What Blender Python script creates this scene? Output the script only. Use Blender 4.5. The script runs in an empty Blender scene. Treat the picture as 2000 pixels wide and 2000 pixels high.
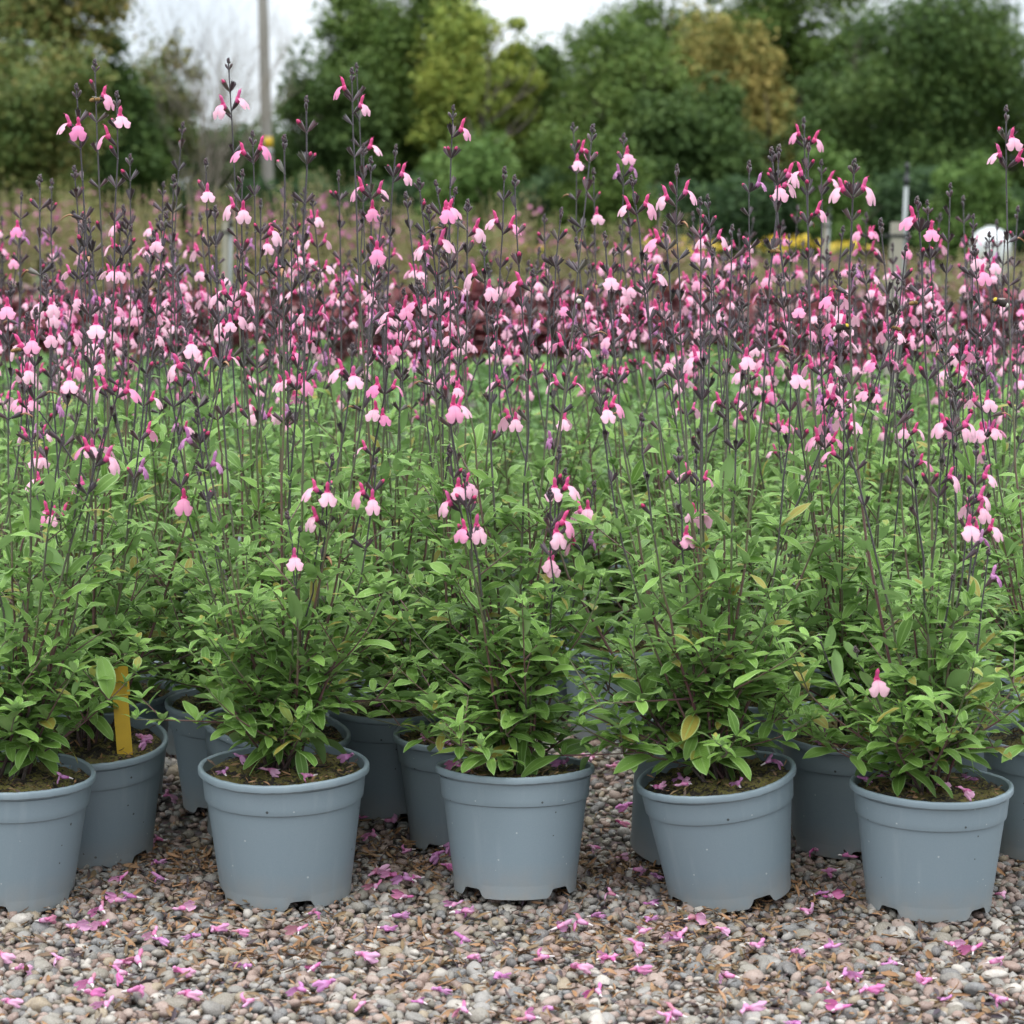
import bpy, bmesh, math, random, itertools
import numpy as np
from mathutils import Vector, Matrix, Quaternion, noise

rnd = random.Random(11)
nrs = np.random.RandomState(5)
R = math.radians
scene = bpy.context.scene
COL = scene.collection

# ------------------------------------------------------------------ camera
CAM_H = 0.79
PITCH = math.atan(550 / 4300.0)
FPX = 4300.0
cam_data = bpy.data.cameras.new('camera')
cam = bpy.data.objects.new('camera', cam_data)
COL.objects.link(cam)
cam.location = (0, 0, CAM_H)
cam.rotation_euler = (R(90) - PITCH, 0, 0)
cam_data.sensor_width = 36.0
cam_data.lens = FPX / 2000.0 * 36.0
cam_data.clip_start = 0.05
cam_data.clip_end = 600
cam_data.dof.use_dof = True
cam_data.dof.focus_distance = 2.72
cam_data.dof.aperture_fstop = 8.6
scene.camera = cam

# ------------------------------------------------------------------ light
SUN_EL, SUN_AZ = R(76), R(200)
world = bpy.data.worlds.new('World')
scene.world = world
world.use_nodes = True
wn, wl = world.node_tree.nodes, world.node_tree.links
wn.clear()
sky = wn.new('ShaderNodeTexSky')
sky.sky_type = 'NISHITA'
sky.sun_disc = False
sky.sun_elevation = SUN_EL
sky.sun_rotation = SUN_AZ
sky.dust_density = 3.0
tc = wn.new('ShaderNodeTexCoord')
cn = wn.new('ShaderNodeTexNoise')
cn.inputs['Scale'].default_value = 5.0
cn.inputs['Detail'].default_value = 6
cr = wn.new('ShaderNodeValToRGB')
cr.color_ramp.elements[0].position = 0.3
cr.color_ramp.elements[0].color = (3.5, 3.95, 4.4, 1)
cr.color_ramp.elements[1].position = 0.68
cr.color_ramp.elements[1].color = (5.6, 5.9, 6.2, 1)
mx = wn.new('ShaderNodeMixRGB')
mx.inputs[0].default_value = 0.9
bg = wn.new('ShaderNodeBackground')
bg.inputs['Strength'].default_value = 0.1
out = wn.new('ShaderNodeOutputWorld')
wl.new(tc.outputs['Generated'], cn.inputs['Vector'])
wl.new(cn.outputs['Fac'], cr.inputs[0])
wl.new(sky.outputs[0], mx.inputs[1])
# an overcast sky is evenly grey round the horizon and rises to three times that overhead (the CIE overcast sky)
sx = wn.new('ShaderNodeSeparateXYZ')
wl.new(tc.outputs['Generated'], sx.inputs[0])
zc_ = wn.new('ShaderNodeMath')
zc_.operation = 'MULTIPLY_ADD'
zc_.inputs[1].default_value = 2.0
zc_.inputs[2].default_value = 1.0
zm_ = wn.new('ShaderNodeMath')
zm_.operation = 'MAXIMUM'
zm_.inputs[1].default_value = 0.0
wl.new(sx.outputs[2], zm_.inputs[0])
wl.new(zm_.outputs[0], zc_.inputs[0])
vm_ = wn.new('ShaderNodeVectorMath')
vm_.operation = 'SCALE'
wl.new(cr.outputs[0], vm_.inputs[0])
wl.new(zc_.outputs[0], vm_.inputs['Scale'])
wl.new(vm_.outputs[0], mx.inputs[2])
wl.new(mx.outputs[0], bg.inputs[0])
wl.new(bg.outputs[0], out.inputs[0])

sun_d = bpy.data.lights.new('sun', 'SUN')
sun_d.energy = 1.2
sun_d.angle = R(50)
sun_d.color = (1.0, 0.97, 0.92)
sun = bpy.data.objects.new('sun', sun_d)
COL.objects.link(sun)
sdir = Vector((math.sin(SUN_AZ) * math.cos(SUN_EL), math.cos(SUN_AZ) * math.cos(SUN_EL), math.sin(SUN_EL)))
sun.rotation_euler = sdir.to_track_quat('Z', 'Y').to_euler()

scene.view_settings.view_transform = 'Standard'
scene.view_settings.look = 'None'
scene.view_settings.exposure = 1.0
scene.view_settings.gamma = 1.0
scene.view_settings.use_curve_mapping = False
scene.render.engine = 'CYCLES'
scene.cycles.use_denoising = True
scene.cycles.max_bounces = 7
scene.cycles.diffuse_bounces = 3
scene.cycles.transmission_bounces = 3
scene.cycles.transparent_max_bounces = 4

# ------------------------------------------------------------------ pixel helpers (photo pixels, 2000 square)
_f = Vector((0, math.cos(PITCH), -math.sin(PITCH)))
_u = Vector((0, math.sin(PITCH), math.cos(PITCH)))


def ray(px, py):
    return _f + Vector((1, 0, 0)) * ((px - 1000) / FPX) + _u * ((1000 - py) / FPX)


def at(px, py, Y):
    d = ray(px, py)
    return Vector((0, 0, CAM_H)) + d * (Y / d.y)


def ground_at(px, py, z=0.0):
    d = ray(px, py)
    return Vector((0, 0, CAM_H)) + d * ((z - CAM_H) / d.z)


def to_px(p):
    v = Vector(p) - Vector((0, 0, CAM_H))
    k = v.dot(_f)
    return 1000 + v.x / k * FPX, 1000 - v.dot(_u) / k * FPX


def hgt(x, y):
    return 0.006 * noise.noise(Vector((x * 3.1, y * 3.1, 1.7))) + 0.003 * noise.noise(Vector((x * 11, y * 11, 5.2)))


# ------------------------------------------------------------------ materials
def new_mat(name):
    m = bpy.data.materials.new(name)
    m.use_nodes = True
    nt = m.node_tree
    nt.nodes.clear()
    o = nt.nodes.new('ShaderNodeOutputMaterial')
    b = nt.nodes.new('ShaderNodeBsdfPrincipled')
    nt.links.new(b.outputs[0], o.inputs[0])
    return m, nt, b, o


def N(nt, typ, **kw):
    n = nt.nodes.new(typ)
    for k, v in kw.items():
        setattr(n, k, v)
    return n


def ramp(nt, stops, interp='LINEAR'):
    n = nt.nodes.new('ShaderNodeValToRGB')
    cr_ = n.color_ramp
    cr_.interpolation = interp
    while len(cr_.elements) < len(stops):
        cr_.elements.new(0.5)
    for e, (p, c) in zip(cr_.elements, stops):
        e.position = p
        e.color = (*c, 1)
    return n


def rand_value(nt):
    """one number per island and per object, so copies and joined pieces both vary"""
    g = N(nt, 'ShaderNodeNewGeometry')
    o = N(nt, 'ShaderNodeObjectInfo')
    a = N(nt, 'ShaderNodeMath', operation='ADD')
    nt.links.new(g.outputs['Random Per Island'], a.inputs[0])
    nt.links.new(o.outputs['Random'], a.inputs[1])
    f = N(nt, 'ShaderNodeMath', operation='FRACT')
    nt.links.new(a.outputs[0], f.inputs[0])
    return f.outputs[0]


def mixc(nt, fac, a, b, mode='MIX'):
    n = N(nt, 'ShaderNodeMixRGB', blend_type=mode)
    for i, v in ((0, fac), (1, a), (2, b)):
        if hasattr(v, 'is_linked'):
            nt.links.new(v, n.inputs[i])
        elif i == 0:
            n.inputs[0].default_value = v
        else:
            n.inputs[i].default_value = (*v, 1)
    return n.outputs[0]


def add_translucent(nt, b, o, col, amount):
    t = N(nt, 'ShaderNodeBsdfTranslucent')
    nt.links.new(col, t.inputs['Color'])
    ms = N(nt, 'ShaderNodeMixShader')
    ms.inputs[0].default_value = amount
    nt.links.new(b.outputs[0], ms.inputs[1])
    nt.links.new(t.outputs[0], ms.inputs[2])
    nt.links.new(ms.outputs[0], o.inputs[0])


def math_n(nt, op, a, b=None, c=None):
    n = N(nt, 'ShaderNodeMath', operation=op)
    for i, v in enumerate((a, b, c)):
        if v is None:
            continue
        if hasattr(v, 'is_linked'):
            nt.links.new(v, n.inputs[i])
        else:
            n.inputs[i].default_value = v
    return n.outputs[0]


def bump(nt, b, height, strength, dist=0.001):
    n = N(nt, 'ShaderNodeBump')
    n.inputs['Strength'].default_value = strength
    n.inputs['Distance'].default_value = dist
    nt.links.new(height, n.inputs['Height'])
    nt.links.new(n.outputs[0], b.inputs['Normal'])


def leaf_material(name, c_dark, c_light, c_old, margin, back, vein, rough=0.5, trans=0.22, old_from=0.96):
    m, nt, b, o = new_mat(name)
    r = rand_value(nt)
    base = ramp(nt, [(0.0, c_dark), (0.55, [(x + y) / 2 for x, y in zip(c_dark, c_light)]), (old_from - 0.03, c_light), (old_from, c_old), (1.0, c_old)])
    nt.links.new(r, base.inputs[0])
    uv = N(nt, 'ShaderNodeUVMap')
    sp = N(nt, 'ShaderNodeSeparateXYZ')
    nt.links.new(uv.outputs[0], sp.inputs[0])
    d = math_n(nt, 'ABSOLUTE', math_n(nt, 'SUBTRACT', sp.outputs[0], 0.5))
    edge = math_n(nt, 'MULTIPLY', math_n(nt, 'GREATER_THAN', d, 0.42), 0.65)
    mid = math_n(nt, 'MULTIPLY', math_n(nt, 'LESS_THAN', d, 0.045), 0.55)
    # side veins run forward from the midrib
    w = math_n(nt, 'ADD', math_n(nt, 'MULTIPLY', sp.outputs[1], 44.0), math_n(nt, 'MULTIPLY', d, -30.0))
    sv = math_n(nt, 'MULTIPLY', math_n(nt, 'POWER', math_n(nt, 'ABSOLUTE', math_n(nt, 'SINE', w)), 6.0), 1.0)
    sv2 = math_n(nt, 'MULTIPLY', sv, 0.32)
    c1 = mixc(nt, sv2, base.outputs[0], vein)
    c2 = mixc(nt, mid, c1, vein)
    c3 = mixc(nt, edge, c2, margin)
    nz = N(nt, 'ShaderNodeTexNoise')
    nz.inputs['Scale'].default_value = 90
    tcn = N(nt, 'ShaderNodeTexCoord')
    nt.links.new(tcn.outputs['Object'], nz.inputs['Vector'])
    c3 = mixc(nt, math_n(nt, 'MULTIPLY', nz.outputs[0], 0.35), c3, [x * 0.55 for x in c_dark])
    g = N(nt, 'ShaderNodeNewGeometry')
    c4 = mixc(nt, g.outputs['Backfacing'], c3, back)
    nt.links.new(c4, b.inputs['Base Color'])
    b.inputs['Roughness'].default_value = rough
    b.inputs['Specular IOR Level'].default_value = 0.32
    bump(nt, b, math_n(nt, 'MULTIPLY', sv, -1.0), 0.35, 0.0008)
    add_translucent(nt, b, o, c4, trans)
    return m


M = {}
M['leaf'] = leaf_material('sage_leaf', (0.095, 0.205, 0.026), (0.265, 0.455, 0.090), (0.36, 0.27, 0.05),
                          (0.46, 0.64, 0.27), (0.25, 0.40, 0.14), (0.33, 0.52, 0.15), rough=0.42, trans=0.24)


def simple(name, col, rough=0.6, var=None, scale=200, trans=0.0, spec=0.4):
    m, nt, b, o = new_mat(name)
    r = rand_value(nt)
    c2 = var if var else [x * 0.7 for x in col]
    c = mixc(nt, r, col, c2)
    nz = N(nt, 'ShaderNodeTexNoise')
    nz.inputs['Scale'].default_value = scale
    tcn = N(nt, 'ShaderNodeTexCoord')
    nt.links.new(tcn.outputs['Object'], nz.inputs['Vector'])
    c = mixc(nt, math_n(nt, 'MULTIPLY', nz.outputs[0], 0.45), c, [x * 0.6 for x in col])
    nt.links.new(c, b.inputs['Base Color'])
    b.inputs['Roughness'].default_value = rough
    b.inputs['Specular IOR Level'].default_value = spec
    if trans:
        add_translucent(nt, b, o, c, trans)
    return m


# stem: maroon wood at the foot, olive in the middle, grey purple towards the flowers (a pigment, along the stem's UV)
m, nt, b, o = new_mat('salvia_stem')
uv = N(nt, 'ShaderNodeUVMap')
sp = N(nt, 'ShaderNodeSeparateXYZ')
nt.links.new(uv.outputs[0], sp.inputs[0])
oi = N(nt, 'ShaderNodeObjectInfo')
pos = math_n(nt, 'ADD', sp.outputs[1], math_n(nt, 'MULTIPLY', math_n(nt, 'SUBTRACT', oi.outputs['Random'], 0.5), 0.22))
rp = ramp(nt, [(0.0, (0.045, 0.028, 0.022)), (0.22, (0.125, 0.042, 0.048)), (0.42, (0.13, 0.070, 0.052)), (0.52, (0.115, 0.125, 0.05)), (0.66, (0.075, 0.070, 0.050)), (0.78, (0.050, 0.041, 0.048)), (1.0, (0.048, 0.037, 0.047))])
nt.links.new(pos, rp.inputs[0])
nz = N(nt, 'ShaderNodeTexNoise')
nz.inputs['Scale'].default_value = 900
tcn = N(nt, 'ShaderNodeTexCoord')
nt.links.new(tcn.outputs['Object'], nz.inputs['Vector'])
c = mixc(nt, math_n(nt, 'MULTIPLY', math_n(nt, 'GREATER_THAN', nz.outputs[0], 0.6), 0.35), rp.outputs[0], (0.22, 0.2, 0.2))
nt.links.new(c, b.inputs['Base Color'])
b.inputs['Roughness'].default_value = 0.55
b.inputs['Sheen Weight'].default_value = 0.12
M['stem'] = m

m, nt, b, o = new_mat('calyx_purple')
r = rand_value(nt)
rp = ramp(nt, [(0.0, (0.034, 0.022, 0.029)), (0.6, (0.062, 0.032, 0.042)), (0.85, (0.095, 0.045, 0.055)), (1.0, (0.085, 0.085, 0.06))])
nt.links.new(r, rp.inputs[0])
nt.links.new(rp.outputs[0], b.inputs['Base Color'])
b.inputs['Roughness'].default_value = 0.5
b.inputs['Sheen Weight'].default_value = 0.2
M['calyx'] = m


def petal(name, stops, rough=0.55, trans=0.3):
    m, nt, b, o = new_mat(name)
    r = rand_value(nt)
    rp = ramp(nt, stops)
    nt.links.new(r, rp.inputs[0])
    uv = N(nt, 'ShaderNodeUVMap')
    sp = N(nt, 'ShaderNodeSeparateXYZ')
    nt.links.new(uv.outputs[0], sp.inputs[0])
    d = math_n(nt, 'ABSOLUTE', math_n(nt, 'SUBTRACT', sp.outputs[0], 0.5))
    # deeper pink throat and centre line
    thr = math_n(nt, 'MULTIPLY', math_n(nt, 'SUBTRACT', 1.0, math_n(nt, 'MULTIPLY', sp.outputs[1], 3.2)), 0.8)
    thr.node.use_clamp = True
    cl = math_n(nt, 'MULTIPLY', math_n(nt, 'LESS_THAN', d, 0.03), 0.35)
    deep = [x * k for x, k in zip(stops[0][1], (0.85, 0.35, 0.62))]
    c = mixc(nt, math_n(nt, 'MAXIMUM', thr, cl), rp.outputs[0], deep)
    nz = N(nt, 'ShaderNodeTexNoise')
    nz.inputs['Scale'].default_value = 420
    tcn = N(nt, 'ShaderNodeTexCoord')
    nt.links.new(tcn.outputs['Object'], nz.inputs['Vector'])
    c = mixc(nt, math_n(nt, 'MULTIPLY', nz.outputs[0], 0.25), c, deep)
    nt.links.new(c, b.inputs['Base Color'])
    b.inputs['Roughness'].default_value = rough
    b.inputs['Specular IOR Level'].default_value = 0.25
    add_translucent(nt, b, o, c, trans)
    return m


M['lip'] = petal('pale_pink_lip', [(0.0, (0.89, 0.57, 0.66)), (0.6, (0.88, 0.50, 0.62)), (0.85, (0.84, 0.33, 0.51)), (1.0, (0.78, 0.24, 0.46))])
M['hood'] = petal('deep_pink_hood', [(0.0, (0.78, 0.12, 0.31)), (0.6, (0.74, 0.09, 0.28)), (1.0, (0.74, 0.17, 0.40))], trans=0.2)
M['lilac'] = petal('faded_lilac_petal', [(0.0, (0.62, 0.27, 0.56)), (0.5, (0.72, 0.40, 0.64)), (1.0, (0.58, 0.19, 0.48))])
M['fallen'] = petal('fallen_magenta_petal', [(0.0, (0.80, 0.30, 0.56)), (0.35, (0.86, 0.52, 0.68)), (0.6, (0.74, 0.44, 0.64)), (0.8, (0.74, 0.18, 0.47)), (1.0, (0.55, 0.30, 0.30))])
M['budtip'] = simple('crimson_bud_tip', (0.50, 0.035, 0.13), 0.5, (0.58, 0.06, 0.18), 500)
M['dry'] = simple('dried_petal', (0.36, 0.20, 0.09), 0.7, (0.45, 0.24, 0.14), 300, trans=0.2)
M['white'] = simple('white_petal_base', (0.75, 0.68, 0.66), 0.6, (0.7, 0.6, 0.6), 300)

# pot plastic
m, nt, b, o = new_mat('grey_blue_plastic')
tcn = N(nt, 'ShaderNodeTexCoord')
n1 = N(nt, 'ShaderNodeTexNoise')
n1.inputs['Scale'].default_value = 750
n1.inputs['Detail'].default_value = 2
n2 = N(nt, 'ShaderNodeTexNoise')
n2.inputs['Scale'].default_value = 14
n2.inputs['Detail'].default_value = 5
n3 = N(nt, 'ShaderNodeTexVoronoi')
n3.inputs['Scale'].default_value = 105
for n_ in (n1, n2, n3):
    nt.links.new(tcn.outputs['Object'], n_.inputs['Vector'])
oi = N(nt, 'ShaderNodeObjectInfo')
bc = mixc(nt, oi.outputs['Random'], (0.206, 0.266, 0.302), (0.234, 0.294, 0.328))
c = mixc(nt, math_n(nt, 'MULTIPLY', n2.outputs[0], 0.5), bc, (0.27, 0.318, 0.338))
c = mixc(nt, math_n(nt, 'MULTIPLY', n1.outputs[0], 0.4), c, (0.135, 0.182, 0.21))
# specks of dried mud and lime, about one in six cells
vs = N(nt, 'ShaderNodeSeparateColor')
nt.links.new(n3.outputs['Color'], vs.inputs[0])
sel = math_n(nt, 'GREATER_THAN', vs.outputs[0], 0.74)
dot = math_n(nt, 'LESS_THAN', n3.outputs['Distance'], math_n(nt, 'MULTIPLY', vs.outputs[1], 0.13))
c = mixc(nt, math_n(nt, 'MULTIPLY', math_n(nt, 'MULTIPLY', sel, dot), 0.7), c, (0.55, 0.58, 0.58))
sel2 = math_n(nt, 'LESS_THAN', vs.outputs[0], 0.05)
dot2 = math_n(nt, 'LESS_THAN', n3.outputs['Distance'], 0.17)
c = mixc(nt, math_n(nt, 'MULTIPLY', math_n(nt, 'MULTIPLY', sel2, dot2), 0.85), c, (0.03, 0.03, 0.025))
# splashed dust near the foot and scuffs, in the plastic's own coordinates
spz = N(nt, 'ShaderNodeSeparateXYZ')
nt.links.new(tcn.outputs['Object'], spz.inputs[0])
foot = math_n(nt, 'SUBTRACT', 1.0, math_n(nt, 'MULTIPLY', spz.outputs[2], 22.0))
foot.node.use_clamp = True
n5 = N(nt, 'ShaderNodeTexNoise')
n5.inputs['Scale'].default_value = 55
n5.inputs['Detail'].default_value = 6
nt.links.new(tcn.outputs['Object'], n5.inputs['Vector'])
dirt = math_n(nt, 'MULTIPLY', math_n(nt, 'MULTIPLY', foot, n5.outputs[0]), 0.95)
c = mixc(nt, dirt, c, (0.30, 0.27, 0.23))
st = N(nt, 'ShaderNodeMapping')
st.inputs['Scale'].default_value = (60, 60, 5)
nt.links.new(tcn.outputs['Object'], st.inputs[0])
n6 = N(nt, 'ShaderNodeTexNoise')
n6.inputs['Scale'].default_value = 1.0
n6.inputs['Detail'].default_value = 4
nt.links.new(st.outputs[0], n6.inputs['Vector'])
scuff = math_n(nt, 'MULTIPLY', math_n(nt, 'SUBTRACT', n6.outputs[0], 0.56), 1.6)
scuff.node.use_clamp = True
c = mixc(nt, scuff, c, (0.31, 0.36, 0.385))
nt.links.new(c, b.inputs['Base Color'])
b.inputs['Roughness'].default_value = 0.48
b.inputs['Specular IOR Level'].default_value = 0.45
bump(nt, b, n1.outputs[0], 0.12, 0.0006)
M['pot'] = m

# compost
m, nt, b, o = new_mat('mossy_compost')
tcn = N(nt, 'ShaderNodeTexCoord')
n1 = N(nt, 'ShaderNodeTexNoise')
n1.inputs['Scale'].default_value = 45
n1.inputs['Detail'].default_value = 8
n2 = N(nt, 'ShaderNodeTexNoise')
n2.inputs['Scale'].default_value = 260
n2.inputs['Detail'].default_value = 6
for n_ in (n1, n2):
    nt.links.new(tcn.outputs['Object'], n_.inputs['Vector'])
rp = ramp(nt, [(0.40, (0.014, 0.010, 0.008)), (0.485, (0.040, 0.030, 0.017)), (0.53, (0.17, 0.150, 0.030)), (0.58, (0.11, 0.085, 0.03)), (0.66, (0.20, 0.15, 0.08))])
nt.links.new(math_n(nt, 'ADD', math_n(nt, 'MULTIPLY', n1.outputs[0], 0.55), math_n(nt, 'MULTIPLY', n2.outputs[0], 0.45)), rp.inputs[0])
nt.links.new(rp.outputs[0], b.inputs['Base Color'])
b.inputs['Roughness'].default_value = 0.9
bump(nt, b, n2.outputs[0], 0.9, 0.003)
M['compost'] = m

# stones
m, nt, b, o = new_mat('river_pebble')
r = rand_value(nt)
rp = ramp(nt, [(0.0, (0.213, 0.207, 0.190)), (0.10, (0.315, 0.205, 0.168)), (0.20, (0.280, 0.263, 0.224)), (0.30, (0.118, 0.123, 0.129)), (0.38, (0.385, 0.285, 0.242)), (0.47, (0.207, 0.190, 0.151)),
               (0.56, (0.448, 0.414, 0.364)), (0.62, (0.24, 0.155, 0.128)), (0.70, (0.325, 0.314, 0.297)), (0.78, (0.33, 0.26, 0.17)), (0.84, (0.168, 0.179, 0.185)), (0.91, (0.35, 0.245, 0.205)), (0.96, (0.560, 0.515, 0.459)), (1.0, (0.090, 0.087, 0.092))], 'CONSTANT')
nt.links.new(r, rp.inputs[0])
tcn = N(nt, 'ShaderNodeTexCoord')
gp = N(nt, 'ShaderNodeNewGeometry')
n1 = N(nt, 'ShaderNodeTexNoise')
n1.inputs['Scale'].default_value = 260
n1.inputs['Detail'].default_value = 5
n2 = N(nt, 'ShaderNodeTexNoise')
n2.inputs['Scale'].default_value = 1500
n2.inputs['Detail'].default_value = 2
for n_ in (n1, n2):
    nt.links.new(gp.outputs['Position'], n_.inputs['Vector'])
c = mixc(nt, math_n(nt, 'MULTIPLY', n1.outputs[0], 0.6), rp.outputs[0], (0.15, 0.115, 0.09), 'MIX')
light = math_n(nt, 'MULTIPLY', math_n(nt, 'GREATER_THAN', n2.outputs[0], 0.57), 0.38)
c = mixc(nt, light, c, (0.52, 0.47, 0.42))
dark = math_n(nt, 'MULTIPLY', math_n(nt, 'LESS_THAN', n2.outputs[0], 0.40), 0.35)
c = mixc(nt, dark, c, (0.10, 0.09, 0.08))
nt.links.new(c, b.inputs['Base Color'])
b.inputs['Roughness'].default_value = 0.6
b.inputs['Specular IOR Level'].default_value = 0.35
bump(nt, b, n1.outputs[0], 0.5, 0.002)
M['pebble'] = m

m, nt, b, o = new_mat('grit_between_stones')
tcn = N(nt, 'ShaderNodeTexCoord')
vn = N(nt, 'ShaderNodeTexVoronoi')
vn.inputs['Scale'].default_value = 90
nt.links.new(tcn.outputs['Object'], vn.inputs['Vector'])
c = mixc(nt, 0.75, vn.outputs['Color'], (0.11, 0.09, 0.075))
c = mixc(nt, math_n(nt, 'MULTIPLY', vn.outputs['Distance'], 1.2), c, (0.05, 0.04, 0.035))
c = mixc(nt, 0.7, c, (0.10, 0.082, 0.068))
nt.links.new(c, b.inputs['Base Color'])
b.inputs['Roughness'].default_value = 0.9
bump(nt, b, vn.outputs['Distance'], 0.8, 0.005)
M['grit'] = m

m, nt, b, o = new_mat('far_ground')
tcn = N(nt, 'ShaderNodeTexCoord')
n1 = N(nt, 'ShaderNodeTexNoise')
n1.inputs['Scale'].default_value = 0.8
n1.inputs['Detail'].default_value = 10
nt.links.new(tcn.outputs['Object'], n1.inputs['Vector'])
rp = ramp(nt, [(0.35, (0.07, 0.06, 0.045)), (0.5, (0.075, 0.10, 0.04)), (0.65, (0.09, 0.12, 0.05))])
nt.links.new(n1.outputs[0], rp.inputs[0])
nt.links.new(rp.outputs[0], b.inputs['Base Color'])
b.inputs['Roughness'].default_value = 0.9
M['far_ground'] = m

m, nt, b, o = new_mat('withered_litter')
r = rand_value(nt)
rp = ramp(nt, [(0.0, (0.24, 0.12, 0.05)), (0.25, (0.33, 0.18, 0.09)), (0.42, (0.17, 0.11, 0.045)), (0.58, (0.05, 0.035, 0.048)), (0.74, (0.085, 0.055, 0.035)), (0.88, (0.27, 0.16, 0.08)), (1.0, (0.12, 0.09, 0.045))])
nt.links.new(r, rp.inputs[0])
nt.links.new(rp.outputs[0], b.inputs['Base Color'])
b.inputs['Roughness'].default_value = 0.7
M['litter'] = m


def crown_mat(name, dark, light, third=None):
    m, nt, b, o = new_mat(name)
    r = rand_value(nt)
    tcn = N(nt, 'ShaderNodeTexCoord')
    n1 = N(nt, 'ShaderNodeTexNoise')
    n1.inputs['Scale'].default_value = 0.55
    n1.inputs['Detail'].default_value = 3
    nt.links.new(tcn.outputs['Object'], n1.inputs['Vector'])
    rp = ramp(nt, [(0.30, dark), (0.55, light), (0.72, third or light)])
    v = math_n(nt, 'ADD', math_n(nt, 'MULTIPLY', r, 0.35), math_n(nt, 'MULTIPLY', n1.outputs[0], 0.65))
    nt.links.new(v, rp.inputs[0])
    nt.links.new(rp.outputs[0], b.inputs['Base Color'])
    b.inputs['Roughness'].default_value = 0.55
    b.inputs['Specular IOR Level'].default_value = 0.12
    add_translucent(nt, b, o, rp.outputs[0], 0.25)
    return m


M['bark'] = simple('grey_brown_bark', (0.10, 0.08, 0.06), 0.9, (0.13, 0.11, 0.085), 6)
M['twig'] = simple('pale_twig', (0.23, 0.20, 0.16), 0.9, (0.27, 0.23, 0.18), 6)
M['c_dark'] = crown_mat('dark_green_foliage', (0.050, 0.092, 0.028), (0.085, 0.138, 0.038), (0.118, 0.170, 0.045))
M['c_mid'] = crown_mat('mid_green_foliage', (0.072, 0.125, 0.030), (0.118, 0.180, 0.042), (0.165, 0.220, 0.052))
M['c_yel'] = crown_mat('yellow_green_foliage', (0.144, 0.213, 0.050), (0.319, 0.375, 0.075), (0.450, 0.450, 0.106))
M['c_gold'] = crown_mat('ochre_green_foliage', (0.138, 0.172, 0.052), (0.380, 0.322, 0.098), (0.529, 0.402, 0.138))
M['c_olive'] = crown_mat('olive_foliage', (0.085, 0.135, 0.040), (0.165, 0.190, 0.055), (0.31, 0.235, 0.08))
M['c_hedge'] = crown_mat('hedge_foliage', (0.031, 0.060, 0.026), (0.048, 0.089, 0.034), (0.066, 0.114, 0.036))
M['c_bright'] = crown_mat('bright_shrub_foliage', (0.095, 0.171, 0.045), (0.152, 0.240, 0.063), (0.190, 0.266, 0.076))
M['f_olive'] = simple('olive_stem_leaf', (0.31, 0.30, 0.115), 0.7, (0.34, 0.275, 0.14), 5, trans=0.2)
M['f_pink'] = simple('blurred_pink_bloom', (0.62, 0.19, 0.34), 0.6, (0.50, 0.15, 0.36), 5, trans=0.25)
M['f_yellow'] = simple('yellow_bloom', (0.72, 0.46, 0.03), 0.6, (0.68, 0.52, 0.05), 5, trans=0.2)
M['f_wine'] = leaf_material('wine_leaf', (0.080, 0.014, 0.016), (0.22, 0.030, 0.032), (0.30, 0.19, 0.185), (0.12, 0.02, 0.022), (0.16, 0.06, 0.065), (0.08, 0.012, 0.015), rough=0.6, trans=0.12, old_from=0.80)
M['f_low'] = leaf_material('pale_low_leaf', (0.085, 0.18, 0.04), (0.15, 0.28, 0.07), (0.2, 0.30, 0.09), (0.18, 0.30, 0.1), (0.15, 0.25, 0.09), (0.15, 0.28, 0.08), trans=0.2)
M['wood'] = simple('weathered_wood', (0.36, 0.33, 0.27), 0.85, (0.34, 0.31, 0.25), 30)
M['pole'] = simple('grey_pole_wood', (0.31, 0.285, 0.25), 0.85, (0.3, 0.28, 0.25), 4)
M['metal'] = simple('galvanised_pipe', (0.30, 0.32, 0.31), 0.45, (0.28, 0.30, 0.30), 60)
M['black'] = simple('black_plastic', (0.02, 0.02, 0.022), 0.45, (0.025, 0.025, 0.028), 60)
M['yellow'] = simple('yellow_plastic', (0.68, 0.42, 0.02), 0.45, (0.66, 0.42, 0.02), 60)
M['white_p'] = simple('white_plastic', (0.66, 0.68, 0.68), 0.5, (0.64, 0.66, 0.66), 3)
M['bee_amber'] = simple('bee_amber_fur', (0.26, 0.15, 0.05), 0.9, (0.22, 0.13, 0.05), 900)
M['bee_dark'] = simple('bee_dark_fur', (0.02, 0.016, 0.013), 0.8, (0.03, 0.02, 0.016), 900)
M['bee_yellow'] = simple('bee_yellow_fur', (0.60, 0.42, 0.04), 0.9, (0.55, 0.38, 0.04), 900)
M['bee_white'] = simple('bee_white_fur', (0.6, 0.57, 0.5), 0.9, (0.6, 0.57, 0.5), 900)
m, nt, b, o = new_mat('bee_wing')
b.inputs['Base Color'].default_value = (0.55, 0.5, 0.42, 1)
b.inputs['Alpha'].default_value = 0.35
b.inputs['Roughness'].default_value = 0.25
M['wing'] = m

# ------------------------------------------------------------------ mesh helpers


def smooth(me):
    me.polygons.foreach_set('use_smooth', [True] * len(me.polygons))


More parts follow.
